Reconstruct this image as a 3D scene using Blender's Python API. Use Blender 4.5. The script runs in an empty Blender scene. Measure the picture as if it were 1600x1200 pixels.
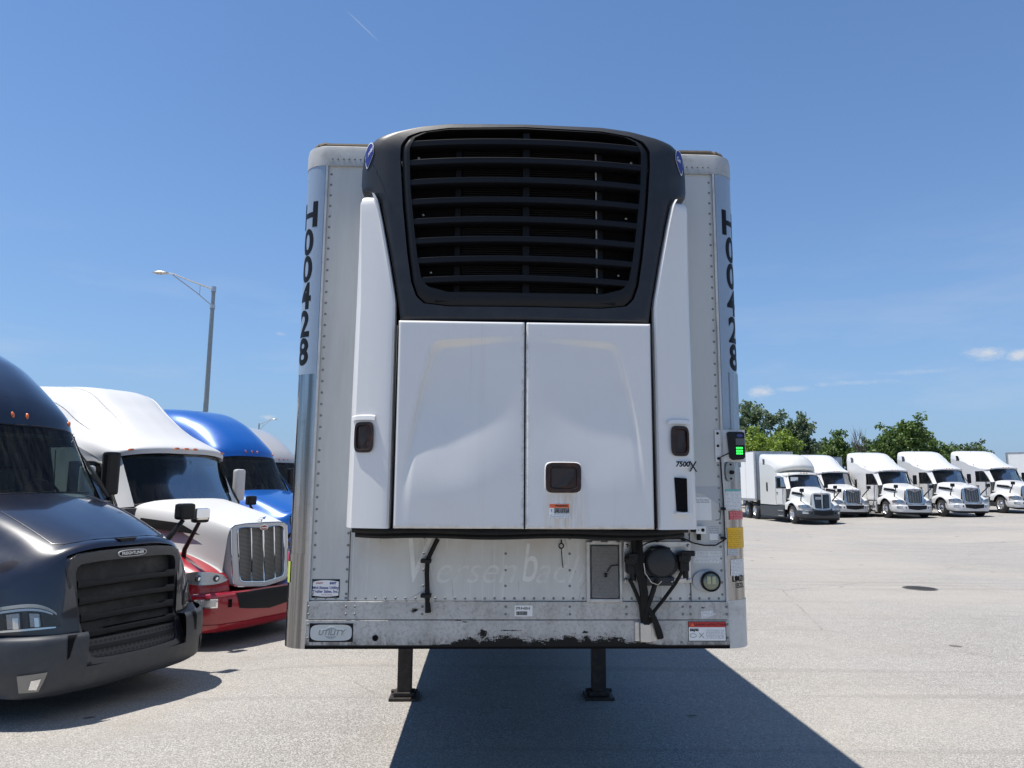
import bpy, bmesh, math, random
import numpy as np
from math import sin, cos, pi, radians, sqrt, atan2
from mathutils import Vector, Matrix

# ------------------------------------------------------------------ camera, world, sun, exposure
S = bpy.context.scene
COL = S.collection
F_PX = 1110.0
CAM_H, CAM_P, CAM_R = 2.1, 0.1385, 0.0069
cam = bpy.data.cameras.new('camera'); cam_o = bpy.data.objects.new('camera', cam); COL.objects.link(cam_o)
cam.sensor_width = 36.0; cam.lens = 36.0 * F_PX / 1600.0; cam.clip_start = 0.05; cam.clip_end = 6000
_F = Vector((0, cos(CAM_P), sin(CAM_P))); _U0 = Vector((0, -sin(CAM_P), cos(CAM_P))); _R0 = Vector((1, 0, 0))
_R = cos(CAM_R) * _R0 + sin(CAM_R) * _U0; _U = -sin(CAM_R) * _R0 + cos(CAM_R) * _U0
m = Matrix((_R, _U, -_F)).transposed().to_4x4(); m.translation = Vector((0, 0, CAM_H))
cam_o.matrix_world = m
S.camera = cam_o

SUN = Vector((-0.335, -0.022, 1.0)).normalized()
w = bpy.data.worlds.new('World'); S.world = w; w.use_nodes = True
nt = w.node_tree; nt.nodes.clear()
def wn(t, **k):
    n = nt.nodes.new(t)
    for a, b in k.items(): setattr(n, a, b)
    return n
sky = wn('ShaderNodeTexSky', sky_type='NISHITA', sun_disc=False)
sky.sun_elevation = math.asin(SUN.z); sky.sun_rotation = atan2(SUN.x, SUN.y)
sky.altitude = 180; sky.air_density = 1.0; sky.dust_density = 0.0; sky.ozone_density = 2.0
bg = wn('ShaderNodeBackground'); bg.inputs['Strength'].default_value = 0.074
out = wn('ShaderNodeOutputWorld')
geo = wn('ShaderNodeTexCoord')
def wmath(op, a, b=None, c=None):
    n = wn('ShaderNodeMath', operation=op)
    for i, v in enumerate((a, b, c)):
        if v is None: continue
        if isinstance(v, (int, float)): n.inputs[i].default_value = v
        else: nt.links.new(v, n.inputs[i])
    return n.outputs[0]
sep = wn('ShaderNodeSeparateXYZ'); nt.links.new(geo.outputs['Generated'], sep.inputs[0])
# thin summer cirrus and small fair-weather clouds low over the horizon, all round the sky
mp = wn('ShaderNodeMapping'); mp.inputs['Scale'].default_value = (1.0, 1.0, 5.0)
nt.links.new(geo.outputs['Generated'], mp.inputs[0])
nz = wn('ShaderNodeTexNoise'); nz.inputs['Scale'].default_value = 3.1; nz.inputs['Detail'].default_value = 9; nz.inputs['Roughness'].default_value = 0.62
nt.links.new(mp.outputs[0], nz.inputs['Vector'])
cr = wn('ShaderNodeValToRGB'); cr.color_ramp.elements[0].position = 0.50; cr.color_ramp.elements[1].position = 0.80
nt.links.new(nz.outputs['Fac'], cr.inputs[0])
band = wmath('MULTIPLY', wmath('SMOOTH_MIN', wmath('MAXIMUM', wmath('MULTIPLY', sep.outputs[2], 9.0), 0.0), 1.0, 0.2),
             wmath('MAXIMUM', wmath('SUBTRACT', 1.0, wmath('MULTIPLY', wmath('MAXIMUM', sep.outputs[2], 0.0), 2.6)), 0.0))
cl = wmath('MULTIPLY', wmath('MULTIPLY', cr.outputs[0], band), 0.42)
# individual puffs: direction + size
def puff(px, py, wx, wz, seed):
    d = (_F + _R * ((px - 800) / F_PX) + _U * ((600 - py) / F_PX)).normalized()
    az = atan2(d.x, d.y); el = math.asin(d.z)
    azn = wmath('ARCTAN2', sep.outputs[0], sep.outputs[1]); eln = wmath('ARCSINE', sep.outputs[2])
    dx = wmath('DIVIDE', wmath('SUBTRACT', azn, az), wx); dz = wmath('DIVIDE', wmath('SUBTRACT', eln, el), wz)
    r = wmath('SQRT', wmath('ADD', wmath('MULTIPLY', dx, dx), wmath('MULTIPLY', dz, dz)))
    n = wn('ShaderNodeTexNoise', noise_dimensions='4D'); n.inputs['W'].default_value = seed; n.inputs['Scale'].default_value = 42; n.inputs['Detail'].default_value = 8; n.inputs['Roughness'].default_value = .68
    mm = wn('ShaderNodeMapping'); mm.inputs['Scale'].default_value = (1, 1, 2.2); nt.links.new(geo.outputs['Generated'], mm.inputs[0]); nt.links.new(mm.outputs[0], n.inputs['Vector'])
    v = wmath('SUBTRACT', wmath('ADD', wmath('MULTIPLY', n.outputs['Fac'], 2.0), -0.25), r)
    n2 = wn('ShaderNodeMapRange'); n2.inputs[1].default_value = 0.0; n2.inputs[2].default_value = 0.9; nt.links.new(v, n2.inputs[0]); n2.interpolation_type = 'SMOOTHSTEP'
    return n2.outputs[0]
tot = cl
for px, py, wx, wz, sd, amp in ((1192, 613, .034, .015, 1, .85), (1240, 608, .05, .008, 2, .35), (1330, 598, .085, .007, 7, .30), (1542, 551, .034, .013, 3, .85), (1594, 554, .026, .012, 4, .85),
                          (418, 652, .02, .006, 5, .6), (438, 522, .012, .004, 6, .35), (1450, 580, .10, .006, 8, .22)):
    tot = wmath('MAXIMUM', tot, wmath('MULTIPLY', puff(px, py, wx, wz, sd), amp))
# short contrail high on the left
d1 = (_F + _R * ((543 - 800) / F_PX) + _U * ((600 - 18) / F_PX)).normalized(); d2 = (_F + _R * ((590 - 800) / F_PX) + _U * ((600 - 63) / F_PX)).normalized()
nrm = d1.cross(d2).normalized(); mid = ((d1 + d2) / 2).normalized()
def wdot(v):
    n = wn('ShaderNodeVectorMath', operation='DOT_PRODUCT'); n.inputs[1].default_value = v; nt.links.new(geo.outputs['Generated'], n.inputs[0]); return n.outputs['Value']
a_ = wmath('MAXIMUM', wmath('SUBTRACT', 1.0, wmath('MULTIPLY', wmath('ABSOLUTE', wdot(nrm)), 900.0)), 0.0)
b_ = wmath('MAXIMUM', wmath('MULTIPLY', wmath('SUBTRACT', wdot(mid), cos(0.026)), 1 / (1 - cos(0.026))), 0.0)
tot = wmath('MAXIMUM', tot, wmath('MULTIPLY', wmath('MULTIPLY', a_, b_), 0.30))
tot = wmath('MINIMUM', tot, 1.0)
mixc = wn('ShaderNodeMix', data_type='RGBA'); mixc.inputs[7].default_value = (6.6, 6.9, 7.5, 1)
tint = wn('ShaderNodeMix', data_type='RGBA', blend_type='MULTIPLY'); tint.inputs[0].default_value = 1.0; tint.inputs[7].default_value = (1.06, 1.30, 1.52, 1)
nt.links.new(sky.outputs[0], tint.inputs[6])
hz = wn('ShaderNodeMix', data_type='RGBA'); hz.inputs[7].default_value = (2.25, 3.45, 5.7, 1)
hf = wmath('MULTIPLY', wmath('POWER', 2.718, wmath('MULTIPLY', wmath('MAXIMUM', sep.outputs[2], 0.0), -4.2)), 0.92)
nt.links.new(hf, hz.inputs[0]); nt.links.new(tint.outputs[2], hz.inputs[6])
nt.links.new(tot, mixc.inputs[0]); nt.links.new(hz.outputs[2], mixc.inputs[6])
nt.links.new(mixc.outputs[2], bg.inputs['Color']); nt.links.new(bg.outputs[0], out.inputs[0])

sl = bpy.data.lights.new('sun', 'SUN'); sl.energy = 4.9; sl.angle = radians(0.53); sl.color = (1.0, 0.955, 0.89)
so = bpy.data.objects.new('sun', sl); COL.objects.link(so); so.rotation_euler = SUN.to_track_quat('Z', 'Y').to_euler()
S.view_settings.view_transform = 'Standard'; S.view_settings.look = 'None'; S.view_settings.gamma = 1.0
S.view_settings.use_curve_mapping = False; S.view_settings.exposure = 0.48
S.cycles.max_bounces = 8; S.cycles.transparent_max_bounces = 12; S.cycles.caustics_reflective = False; S.cycles.caustics_refractive = False

rnd = random.Random(7)

# ------------------------------------------------------------------ materials
def newmat(name):
    m = bpy.data.materials.new(name); m.use_nodes = True
    t = m.node_tree; b = t.nodes['Principled BSDF']
    return m, t, b
def N(t, ty, **k):
    n = t.nodes.new(ty)
    for a, b in k.items(): setattr(n, a, b)
    return n
def M_(t, op, a, b=None, c=None, clamp=False):
    n = N(t, 'ShaderNodeMath', operation=op); n.use_clamp = clamp
    for i, v in enumerate((a, b, c)):
        if v is None: continue
        if isinstance(v, (int, float)): n.inputs[i].default_value = v
        else: t.links.new(v, n.inputs[i])
    return n.outputs[0]
def ocoord(t, scale=(1, 1, 1)):
    c = N(t, 'ShaderNodeTexCoord'); mp = N(t, 'ShaderNodeMapping'); mp.inputs['Scale'].default_value = scale
    t.links.new(c.outputs['Object'], mp.inputs[0]); return mp.outputs[0]
def noise(t, vec, scale, detail=5, rough=.55):
    n = N(t, 'ShaderNodeTexNoise'); n.inputs['Scale'].default_value = scale; n.inputs['Detail'].default_value = detail; n.inputs['Roughness'].default_value = rough
    t.links.new(vec, n.inputs['Vector']); return n.outputs['Fac']
def ramp(t, v, lo, hi):
    n = N(t, 'ShaderNodeMapRange'); n.interpolation_type = 'SMOOTHSTEP'; n.inputs[1].default_value = lo; n.inputs[2].default_value = hi
    t.links.new(v, n.inputs[0]); return n.outputs[0]
def mixcol(t, f, a, b):
    n = N(t, 'ShaderNodeMix', data_type='RGBA')
    for i, v in ((0, f), (6, a), (7, b)):
        if isinstance(v, (int, float)): n.inputs[i].default_value = v
        elif isinstance(v, tuple): n.inputs[i].default_value = (*v, 1) if len(v) == 3 else v
        else: t.links.new(v, n.inputs[i])
    return n.outputs[2]
def mat(name, col, rough=.5, metal=0.0, coat=0.0, dirt=0.0, dcol=(.12, .10, .08), dscale=6, streak=False, bump=0.0, bscale=60, spec=.5, emit=None, rvar=0.0):
    m, t, b = newmat(name)
    b.inputs['Base Color'].default_value = (*col, 1); b.inputs['Roughness'].default_value = rough; b.inputs['Metallic'].default_value = metal
    b.inputs['Coat Weight'].default_value = coat; b.inputs['Coat Roughness'].default_value = .06; b.inputs['Specular IOR Level'].default_value = spec
    if dirt > 0:
        v = ocoord(t, (1, 1, .12) if streak else (1, 1, 1))
        f = M_(t, 'MULTIPLY', ramp(t, noise(t, v, dscale, 8, .7), .42, .78), dirt)
        f2 = M_(t, 'MULTIPLY', ramp(t, noise(t, ocoord(t), dscale * 5, 6, .7), .55, .8), dirt * .6)
        f = M_(t, 'MAXIMUM', f, f2)
        t.links.new(mixcol(t, f, col, dcol), b.inputs['Base Color'])
    if rvar > 0:
        r = M_(t, 'ADD', M_(t, 'MULTIPLY', noise(t, ocoord(t), 9, 6, .65), rvar), rough - rvar * .5, clamp=True)
        t.links.new(r, b.inputs['Roughness'])
    if bump > 0:
        bp = N(t, 'ShaderNodeBump'); bp.inputs['Strength'].default_value = bump; bp.inputs['Distance'].default_value = .002
        t.links.new(noise(t, ocoord(t), bscale, 4), bp.inputs['Height']); t.links.new(bp.outputs[0], b.inputs['Normal'])
    if emit:
        b.inputs['Emission Color'].default_value = (*emit[0], 1); b.inputs['Emission Strength'].default_value = emit[1]
    return m

MT = {}
def glass(name, tint, dust=.06):
    m, t, b = newmat(name)
    t.nodes.remove(b)
    o = t.nodes['Material Output']
    tr = N(t, 'ShaderNodeBsdfTransparent'); tr.inputs[0].default_value = (*tint, 1)
    gl = N(t, 'ShaderNodeBsdfGlossy'); gl.inputs['Roughness'].default_value = .02
    fr = N(t, 'ShaderNodeFresnel'); fr.inputs['IOR'].default_value = 1.5
    mx = N(t, 'ShaderNodeMixShader'); t.links.new(M_(t, 'MULTIPLY', fr.outputs[0], .5, clamp=True), mx.inputs[0]); t.links.new(tr.outputs[0], mx.inputs[1]); t.links.new(gl.outputs[0], mx.inputs[2])
    df = N(t, 'ShaderNodeBsdfDiffuse'); df.inputs[0].default_value = (.35, .34, .31, 1)
    mx2 = N(t, 'ShaderNodeMixShader')
    t.links.new(M_(t, 'MULTIPLY', ramp(t, noise(t, ocoord(t, (6, 1, .4)), 4, 8, .7), .3, .8), dust), mx2.inputs[0])
    t.links.new(mx.outputs[0], mx2.inputs[1]); t.links.new(df.outputs[0], mx2.inputs[2]); t.links.new(mx2.outputs[0], o.inputs[0])
    return m
MT['glass'] = glass('tinted_glass', (.50, .60, .57))
MT['glass_clear'] = glass('clear_glass', (.85, .87, .88), .02)
MT['wall'] = mat('aged_white_aluminium', (.53, .535, .515), .42, 0, 0, .34, (.30, .28, .24), 5, True, .12, 25, rvar=.2)
MT['side'] = mat('white_trailer_side', (.74, .74, .73), .35, 0, 0, .15, (.4, .38, .34), 4, True)
MT['fiber'] = mat('white_fibreglass', (.71, .70, .68), .33, 0, .12, .07, (.36, .33, .28), 7, True, rvar=.15)
MT['trimgrey'] = mat('weathered_rail', (.56, .56, .54), .5, .15, 0, .5, (.22, .19, .16), 9)
def steel_mat():
    m, t, b = newmat('polished_steel'); b.inputs['Metallic'].default_value = 1
    v1 = ocoord(t, (22, 22, .5)); n1 = noise(t, v1, 1.0, 5, .6); n2 = noise(t, ocoord(t, (1, 1, .8)), 11, 8, .75)
    c = mixcol(t, ramp(t, n1, .38, .66), (.44, .44, .45), (.17, .165, .16))
    c = mixcol(t, M_(t, 'MULTIPLY', ramp(t, n2, .5, .75), .5), c, (.20, .18, .16))
    t.links.new(c, b.inputs['Base Color']); t.links.new(M_(t, 'ADD', M_(t, 'MULTIPLY', n2, .28), .04), b.inputs['Roughness'])
    bp = N(t, 'ShaderNodeBump'); bp.inputs['Strength'].default_value = .5; bp.inputs['Distance'].default_value = .006
    t.links.new(M_(t, 'ADD', noise(t, ocoord(t, (14, 14, 1.1)), 1.0, 3, .5), M_(t, 'MULTIPLY', n2, .12)), bp.inputs['Height']); t.links.new(bp.outputs[0], b.inputs['Normal'])
    return m
MT['steel'] = steel_mat()
MT['film'] = mat('blue_grey_film', (.30, .36, .43), .30, .25, .2, .10, (.2, .2, .2), 9, rvar=.1)
MT['alu'] = mat('aluminium', (.55, .54, .52), .38, .9, 0, .35, (.2, .17, .14), 9)
MT['chrome'] = mat('chrome', (.82, .82, .83), .07, 1)
MT['shroud'] = mat('charcoal_plastic', (.017, .019, .023), .45, 0, 0, .22, (.07, .07, .07), 8, False, .15, 80, spec=.4, rvar=.12)
MT['plastic'] = mat('black_plastic', (.007, .0075, .009), .45, 0, 0, .12, (.035, .03, .028), 12, spec=.28)
MT['black'] = mat('matt_black', (.004, .004, .005), .8, spec=.15)
MT['louvre'] = mat('dark_louvre', (.0055, .006, .0085), .5, spec=.22)
MT['rubber'] = mat('rubber', (.008, .008, .008), .7, 0, 0, .4, (.035, .03, .025), 9, spec=.25)
MT['fins'] = mat('condenser_fins', (.016, .014, .014), .6, .2, spec=.2)
MT['darksteel'] = mat('rusty_dark_steel', (.026, .021, .018), .6, .2, 0, .8, (.10, .065, .042), 14, False, .5, 90)
MT['ink'] = mat('black_vinyl', (.006, .007, .009), .5, spec=.2)
MT['ghost'] = mat('letter_residue', (.74, .74, .71), .4, dirt=.5, dcol=(.45, .45, .43), dscale=14)
MT['white'] = mat('white_label', (.78, .78, .76), .45)
MT['red'] = mat('red_label', (.55, .03, .03), .4)
MT['redink'] = mat('red_ink', (.5, .05, .05), .5)
MT['orange'] = mat('orange_label', (.75, .13, .03), .4)
MT['yellow'] = mat('yellow_label', (.80, .45, .01), .4, dirt=.15, dcol=(.3, .2, .05), dscale=30)
MT['teal'] = mat('teal_label', (.10, .38, .36), .4)
MT['navy'] = mat('navy_emblem', (.03, .045, .22), .35)
MT['limegreen'] = mat('lime_label', (.55, .62, .10), .4)
MT['greylabel'] = mat('grey_label', (.42, .44, .45), .5)
MT['greendot'] = mat('green_display', (.01, .3, .03), .4, emit=((.03, 1, .08), 2.6))
MT['screen'] = mat('lcd_screen', (.09, .095, .10), .25)
MT['rust'] = mat('rusty_latch', (.020, .012, .011), .45, .3, 0, .6, (.12, .045, .02), 20, False, .3, 80)
MT['amber'] = mat('amber_lens', (.62, .13, .02), .2, 0, .5)
MT['lamp'] = mat('lens_green_grey', (.18, .20, .14), .15, 0, .6)
MT['tyre'] = mat('tyre_rubber', (.020, .020, .021), .75, dirt=.4, dcol=(.09, .08, .07), dscale=12)
MT['rim'] = mat('alloy_rim', (.62, .62, .63), .25, .9, dirt=.2, dscale=12)
MT['seat'] = mat('dark_seat', (.03, .03, .033), .8)
MT['cabin'] = mat('grey_cabin_trim', (.06, .06, .062), .8)
MT['curtain'] = mat('dark_curtain', (.02, .02, .022), .9)
MT['greyplastic'] = mat('grey_bumper_plastic', (.034, .038, .045), .5, dirt=.2, dcol=(.14, .13, .12), dscale=8)
MT['iron'] = mat('worn_iron', (.085, .078, .072), .6, .2, dirt=.5, dcol=(.16, .14, .12), dscale=9)
MT['galv'] = mat('galvanised_steel', (.30, .32, .31), .5, .5, dirt=.2, dscale=8)
MT['bark'] = mat('bark', (.09, .07, .05), .9, dirt=.4, dscale=10)
MT['pad'] = None

def paint(name, col, coat=.8, dirt=.05, rough=.35, dcol=(.3, .28, .25), flake=0):
    return mat(name, col, rough, flake, coat, dirt, dcol, 3.0, False, rvar=.08)
MT['p_black'] = paint('black_paint', (.004, .0045, .012), 1.0, .30, .30, (.022, .021, .026), 0)
MT['p_white'] = paint('white_paint', (.60, .60, .595), .6, .03, .35)
MT['p_offwhite'] = paint('soft_white_paint', (.53, .53, .52), .15, .05, .5)
MT['p_cream'] = paint('warm_white_paint', (.57, .57, .545), .5, .06, .4)
MT['p_blue'] = paint('blue_paint', (.002, .085, .36), .9, .03, .32, (.02, .10, .27), .15)
MT['p_silver'] = paint('pale_grey_paint', (.36, .355, .35), .6, .03, .35)
MT['p_red'] = paint('deep_red_paint', (.30, .004, .014), .9, .03, .3, (.2, .03, .03))

def red_white():
    m, t, b = newmat('white_over_red_paint')
    v = ocoord(t); sp = N(t, 'ShaderNodeSeparateXYZ'); t.links.new(v, sp.inputs[0])
    # sweep line: red below, white above, dropping towards the grille
    yb = M_(t, 'MULTIPLY', sp.outputs[1], 1.0)
    line = M_(t, 'ADD', M_(t, 'MULTIPLY', yb, .22), .565)
    f = ramp(t, M_(t, 'MINIMUM', M_(t, 'SUBTRACT', line, M_(t, 'ABSOLUTE', sp.outputs[0])), M_(t, 'SUBTRACT', sp.outputs[2], 1.0)), -.003, .003)
    t.links.new(mixcol(t, f, (.30, .004, .014), (.53, .53, .52)), b.inputs['Base Color'])
    b.inputs['Roughness'].default_value = .32; b.inputs['Coat Weight'].default_value = .8; b.inputs['Coat Roughness'].default_value = .05
    return m
MT['p_redwhite'] = red_white()

def fine_print(name, bg, ink, sc=(60, 1, 130), thr=.52):
    m, t, b = newmat(name)
    v = ocoord(t); sp = N(t, 'ShaderNodeSeparateXYZ'); t.links.new(v, sp.inputs[0])
    rows = M_(t, 'GREATER_THAN', M_(t, 'FRACT', M_(t, 'MULTIPLY', sp.outputs[2], sc[2])), .45)
    vv = N(t, 'ShaderNodeCombineXYZ'); t.links.new(M_(t, 'MULTIPLY', sp.outputs[0], sc[0] * 6), vv.inputs[0]); t.links.new(M_(t, 'FLOOR', M_(t, 'MULTIPLY', sp.outputs[2], sc[2])), vv.inputs[2])
    n = noise(t, vv.outputs[0], 1.0, 2)
    f = M_(t, 'MULTIPLY', rows, M_(t, 'GREATER_THAN', n, thr))
    t.links.new(mixcol(t, f, bg, ink), b.inputs['Base Color']); b.inputs['Roughness'].default_value = .45
    return m
MT['print_w'] = fine_print('white_fine_print', (.72, .73, .72), (.10, .10, .11))
MT['print_y'] = fine_print('yellow_fine_print', (.80, .45, .01), (.22, .10, .01), (45, 1, 90))
MT['print_r'] = fine_print('red_fine_print', (.50, .03, .04), (.75, .45, .45), (45, 1, 110))
MT['print_g'] = fine_print('grey_fine_print', (.50, .52, .53), (.2, .2, .2), (50, 1, 90))
MT['print_k'] = fine_print('dark_fine_print', (.03, .03, .03), (.6, .6, .6), (50, 1, 120))

def rail_mat():
    m, t, b = newmat('scuffed_white_rail')
    v = ocoord(t); sp = N(t, 'ShaderNodeSeparateXYZ'); t.links.new(v, sp.inputs[0]); x, z = sp.outputs[0], sp.outputs[2]
    base = (.54, .53, .50)
    g = ramp(t, noise(t, ocoord(t, (1, 1, .35)), 7, 9, .75), .35, .85)
    c = mixcol(t, M_(t, 'MULTIPLY', g, .62), base, (.19, .165, .135))
    c = mixcol(t, M_(t, 'MULTIPLY', ramp(t, noise(t, v, 60, 6, .8), .46, .72), .6), c, (.13, .11, .10))
    c = mixcol(t, M_(t, 'MULTIPLY', M_(t, 'SUBTRACT', 1.0, ramp(t, z, 1.22, 1.30)), M_(t, 'MULTIPLY', ramp(t, noise(t, ocoord(t, (1, 1, .3)), 16, 7, .8), .38, .62), .6)), c, (.10, .085, .07))
    # black grease torn up from the bottom edge in the middle
    n1 = M_(t, 'ADD', M_(t, 'MULTIPLY', noise(t, ocoord(t, (1, 1, .6)), 5, 9, .85), .7), M_(t, 'MULTIPLY', noise(t, ocoord(t, (1, 1, 3)), 40, 4, .7), .3))
    win = M_(t, 'MULTIPLY', ramp(t, x, -.52, -.15), M_(t, 'SUBTRACT', 1.0, ramp(t, x, .50, .80)))
    lim = M_(t, 'ADD', 1.222, M_(t, 'MULTIPLY', M_(t, 'MULTIPLY', win, M_(t, 'SUBTRACT', n1, .40, clamp=True)), .34))
    f = M_(t, 'SUBTRACT', 1.0, ramp(t, M_(t, 'SUBTRACT', z, lim), -.003, .006))
    soft = M_(t, 'MULTIPLY', M_(t, 'SUBTRACT', 1.0, ramp(t, M_(t, 'SUBTRACT', z, lim), -.01, .045)), M_(t, 'MULTIPLY', ramp(t, noise(t, ocoord(t, (1, 1, .4)), 55, 6, .8), .45, .65), .75))
    f = M_(t, 'MAXIMUM', f, soft)
    # scuffs
    def blot(cx, cz, rx, rz, thr):
        dx = M_(t, 'DIVIDE', M_(t, 'SUBTRACT', x, cx), rx); dz = M_(t, 'DIVIDE', M_(t, 'SUBTRACT', z, cz), rz)
        r = M_(t, 'SQRT', M_(t, 'ADD', M_(t, 'MULTIPLY', dx, dx), M_(t, 'MULTIPLY', dz, dz)))
        n = noise(t, v, 70, 5, .8)
        return ramp(t, M_(t, 'SUBTRACT', M_(t, 'MULTIPLY', n, 2.0), r), thr, thr + .25)
    for a in ((-.20, 1.285, .055, .05, .45), (-.575, 1.405, .045, .025, .5), (-.34, 1.355, .05, .008, .4), (-.30, 1.345, .03, .006, .4), (.36, 1.29, .035, .018, .5),
              (-.05, 1.30, .12, .006, .45), (.25, 1.27, .02, .015, .5), (1.02, 1.42, .03, .01, .6)):
        f = M_(t, 'MAXIMUM', f, blot(*a))
    t.links.new(mixcol(t, f, c, (.006, .0055, .005)), b.inputs['Base Color']); b.inputs['Roughness'].default_value = .6; b.inputs['Specular IOR Level'].default_value = .25
    return m
MT['rail'] = rail_mat()

def wall_lower():
    """the wall skin under the cooling unit: milky residue and dribbles"""
    m, t, b = newmat('residue_stained_wall')
    v = ocoord(t); sp = N(t, 'ShaderNodeSeparateXYZ'); t.links.new(v, sp.inputs[0])
    c = mixcol(t, M_(t, 'MULTIPLY', ramp(t, noise(t, ocoord(t, (1, 1, .15)), 6, 8, .7), .4, .8), .35), (.58, .585, .56), (.30, .27, .23))
    up = M_(t, 'MULTIPLY', ramp(t, sp.outputs[2], 1.62, 1.82), ramp(t, noise(t, v, 5, 5), .35, .7))
    c = mixcol(t, M_(t, 'MULTIPLY', up, .5), c, (.45, .37, .29))
    st = M_(t, 'MULTIPLY', ramp(t, noise(t, ocoord(t, (30, 1, .6)), 2.0, 4), .55, .66), M_(t, 'MULTIPLY', ramp(t, noise(t, ocoord(t, (1, 1, 1)), 3.4, 3), .42, .6), .5))
    c = mixcol(t, st, c, (.74, .74, .72))
    sc = M_(t, 'MULTIPLY', ramp(t, noise(t, ocoord(t, (1, 1, 1)), 48, 7, .8), .62, .75), .6)
    c = mixcol(t, sc, c, (.22, .20, .18))
    crk = N(t, 'ShaderNodeTexVoronoi', feature='DISTANCE_TO_EDGE'); crk.inputs['Scale'].default_value = 3.2; t.links.new(ocoord(t, (1, 1, .45)), crk.inputs['Vector'])
    c = mixcol(t, M_(t, 'MULTIPLY', M_(t, 'MULTIPLY', M_(t, 'SUBTRACT', 1.0, ramp(t, crk.outputs['Distance'], .002, .010)), ramp(t, noise(t, v, 7, 4), .5, .6)), .5), c, (.25, .23, .21))
    t.links.new(c, b.inputs['Base Color']); b.inputs['Roughness'].default_value = .42
    bp = N(t, 'ShaderNodeBump'); bp.inputs['Strength'].default_value = .25; bp.inputs['Distance'].default_value = .004
    t.links.new(noise(t, v, 6, 3), bp.inputs['Height']); t.links.new(bp.outputs[0], b.inputs['Normal'])
    return m
MT['wall_low'] = wall_lower()

def door_mat():
    m, t, b = newmat('door_fibreglass')
    v = ocoord(t); sp = N(t, 'ShaderNodeSeparateXYZ'); t.links.new(v, sp.inputs[0]); x, z = sp.outputs[0], sp.outputs[2]
    c = mixcol(t, M_(t, 'MULTIPLY', ramp(t, noise(t, v, 4, 8, .7), .4, .8), .10), (.70, .69, .67), (.45, .43, .39))
    # rust run under the right door latch
    dx = M_(t, 'ABSOLUTE', M_(t, 'SUBTRACT', x, .198)); win = M_(t, 'SUBTRACT', 1.0, ramp(t, dx, .03, .13))
    below = M_(t, 'MULTIPLY', M_(t, 'SUBTRACT', 1.0, ramp(t, z, 2.02, 2.09)), 1.0)
    strk = ramp(t, noise(t, ocoord(t, (1, 1, .06)), 38, 5, .7), .40, .72)
    c = mixcol(t, M_(t, 'MULTIPLY', M_(t, 'MULTIPLY', win, below), M_(t, 'MULTIPLY', strk, .65)), c, (.48, .33, .17))
    # handling scuffs and fine scratches
    sc1 = M_(t, 'MULTIPLY', ramp(t, noise(t, ocoord(t, (1, 1, .5)), 17, 9, .85), .60, .72), ramp(t, noise(t, v, 2.3, 3, .5), .48, .62))
    c = mixcol(t, M_(t, 'MULTIPLY', sc1, .45), c, (.36, .34, .32))
    run = M_(t, 'MULTIPLY', ramp(t, noise(t, ocoord(t, (26, 1, .5)), 1.0, 5, .6), .56, .70), ramp(t, noise(t, v, 1.7, 4, .6), .40, .65))
    c = mixcol(t, M_(t, 'MULTIPLY', run, .16), c, (.46, .43, .37))
    seamd = M_(t, 'SUBTRACT', 1.0, ramp(t, M_(t, 'ABSOLUTE', x), .006, .03))
    c = mixcol(t, M_(t, 'MULTIPLY', M_(t, 'MULTIPLY', seamd, ramp(t, noise(t, v, 26, 6, .8), .45, .6)), .55), c, (.34, .31, .28))
    # dirt at the bottom lip
    low = M_(t, 'MULTIPLY', M_(t, 'SUBTRACT', 1.0, ramp(t, z, 1.875, 1.905)), ramp(t, noise(t, v, 14, 6, .7), .35, .7))
    c = mixcol(t, M_(t, 'MULTIPLY', low, .6), c, (.42, .36, .28))
    spk = ramp(t, noise(t, ocoord(t, (1, 1, .8)), 55, 5, .8), .70, .76)
    c = mixcol(t, M_(t, 'MULTIPLY', spk, .4), c, (.28, .26, .24))
    t.links.new(c, b.inputs['Base Color']); b.inputs['Roughness'].default_value = .33; b.inputs['Coat Weight'].default_value = .1
    return m
MT['door'] = door_mat()

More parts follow.
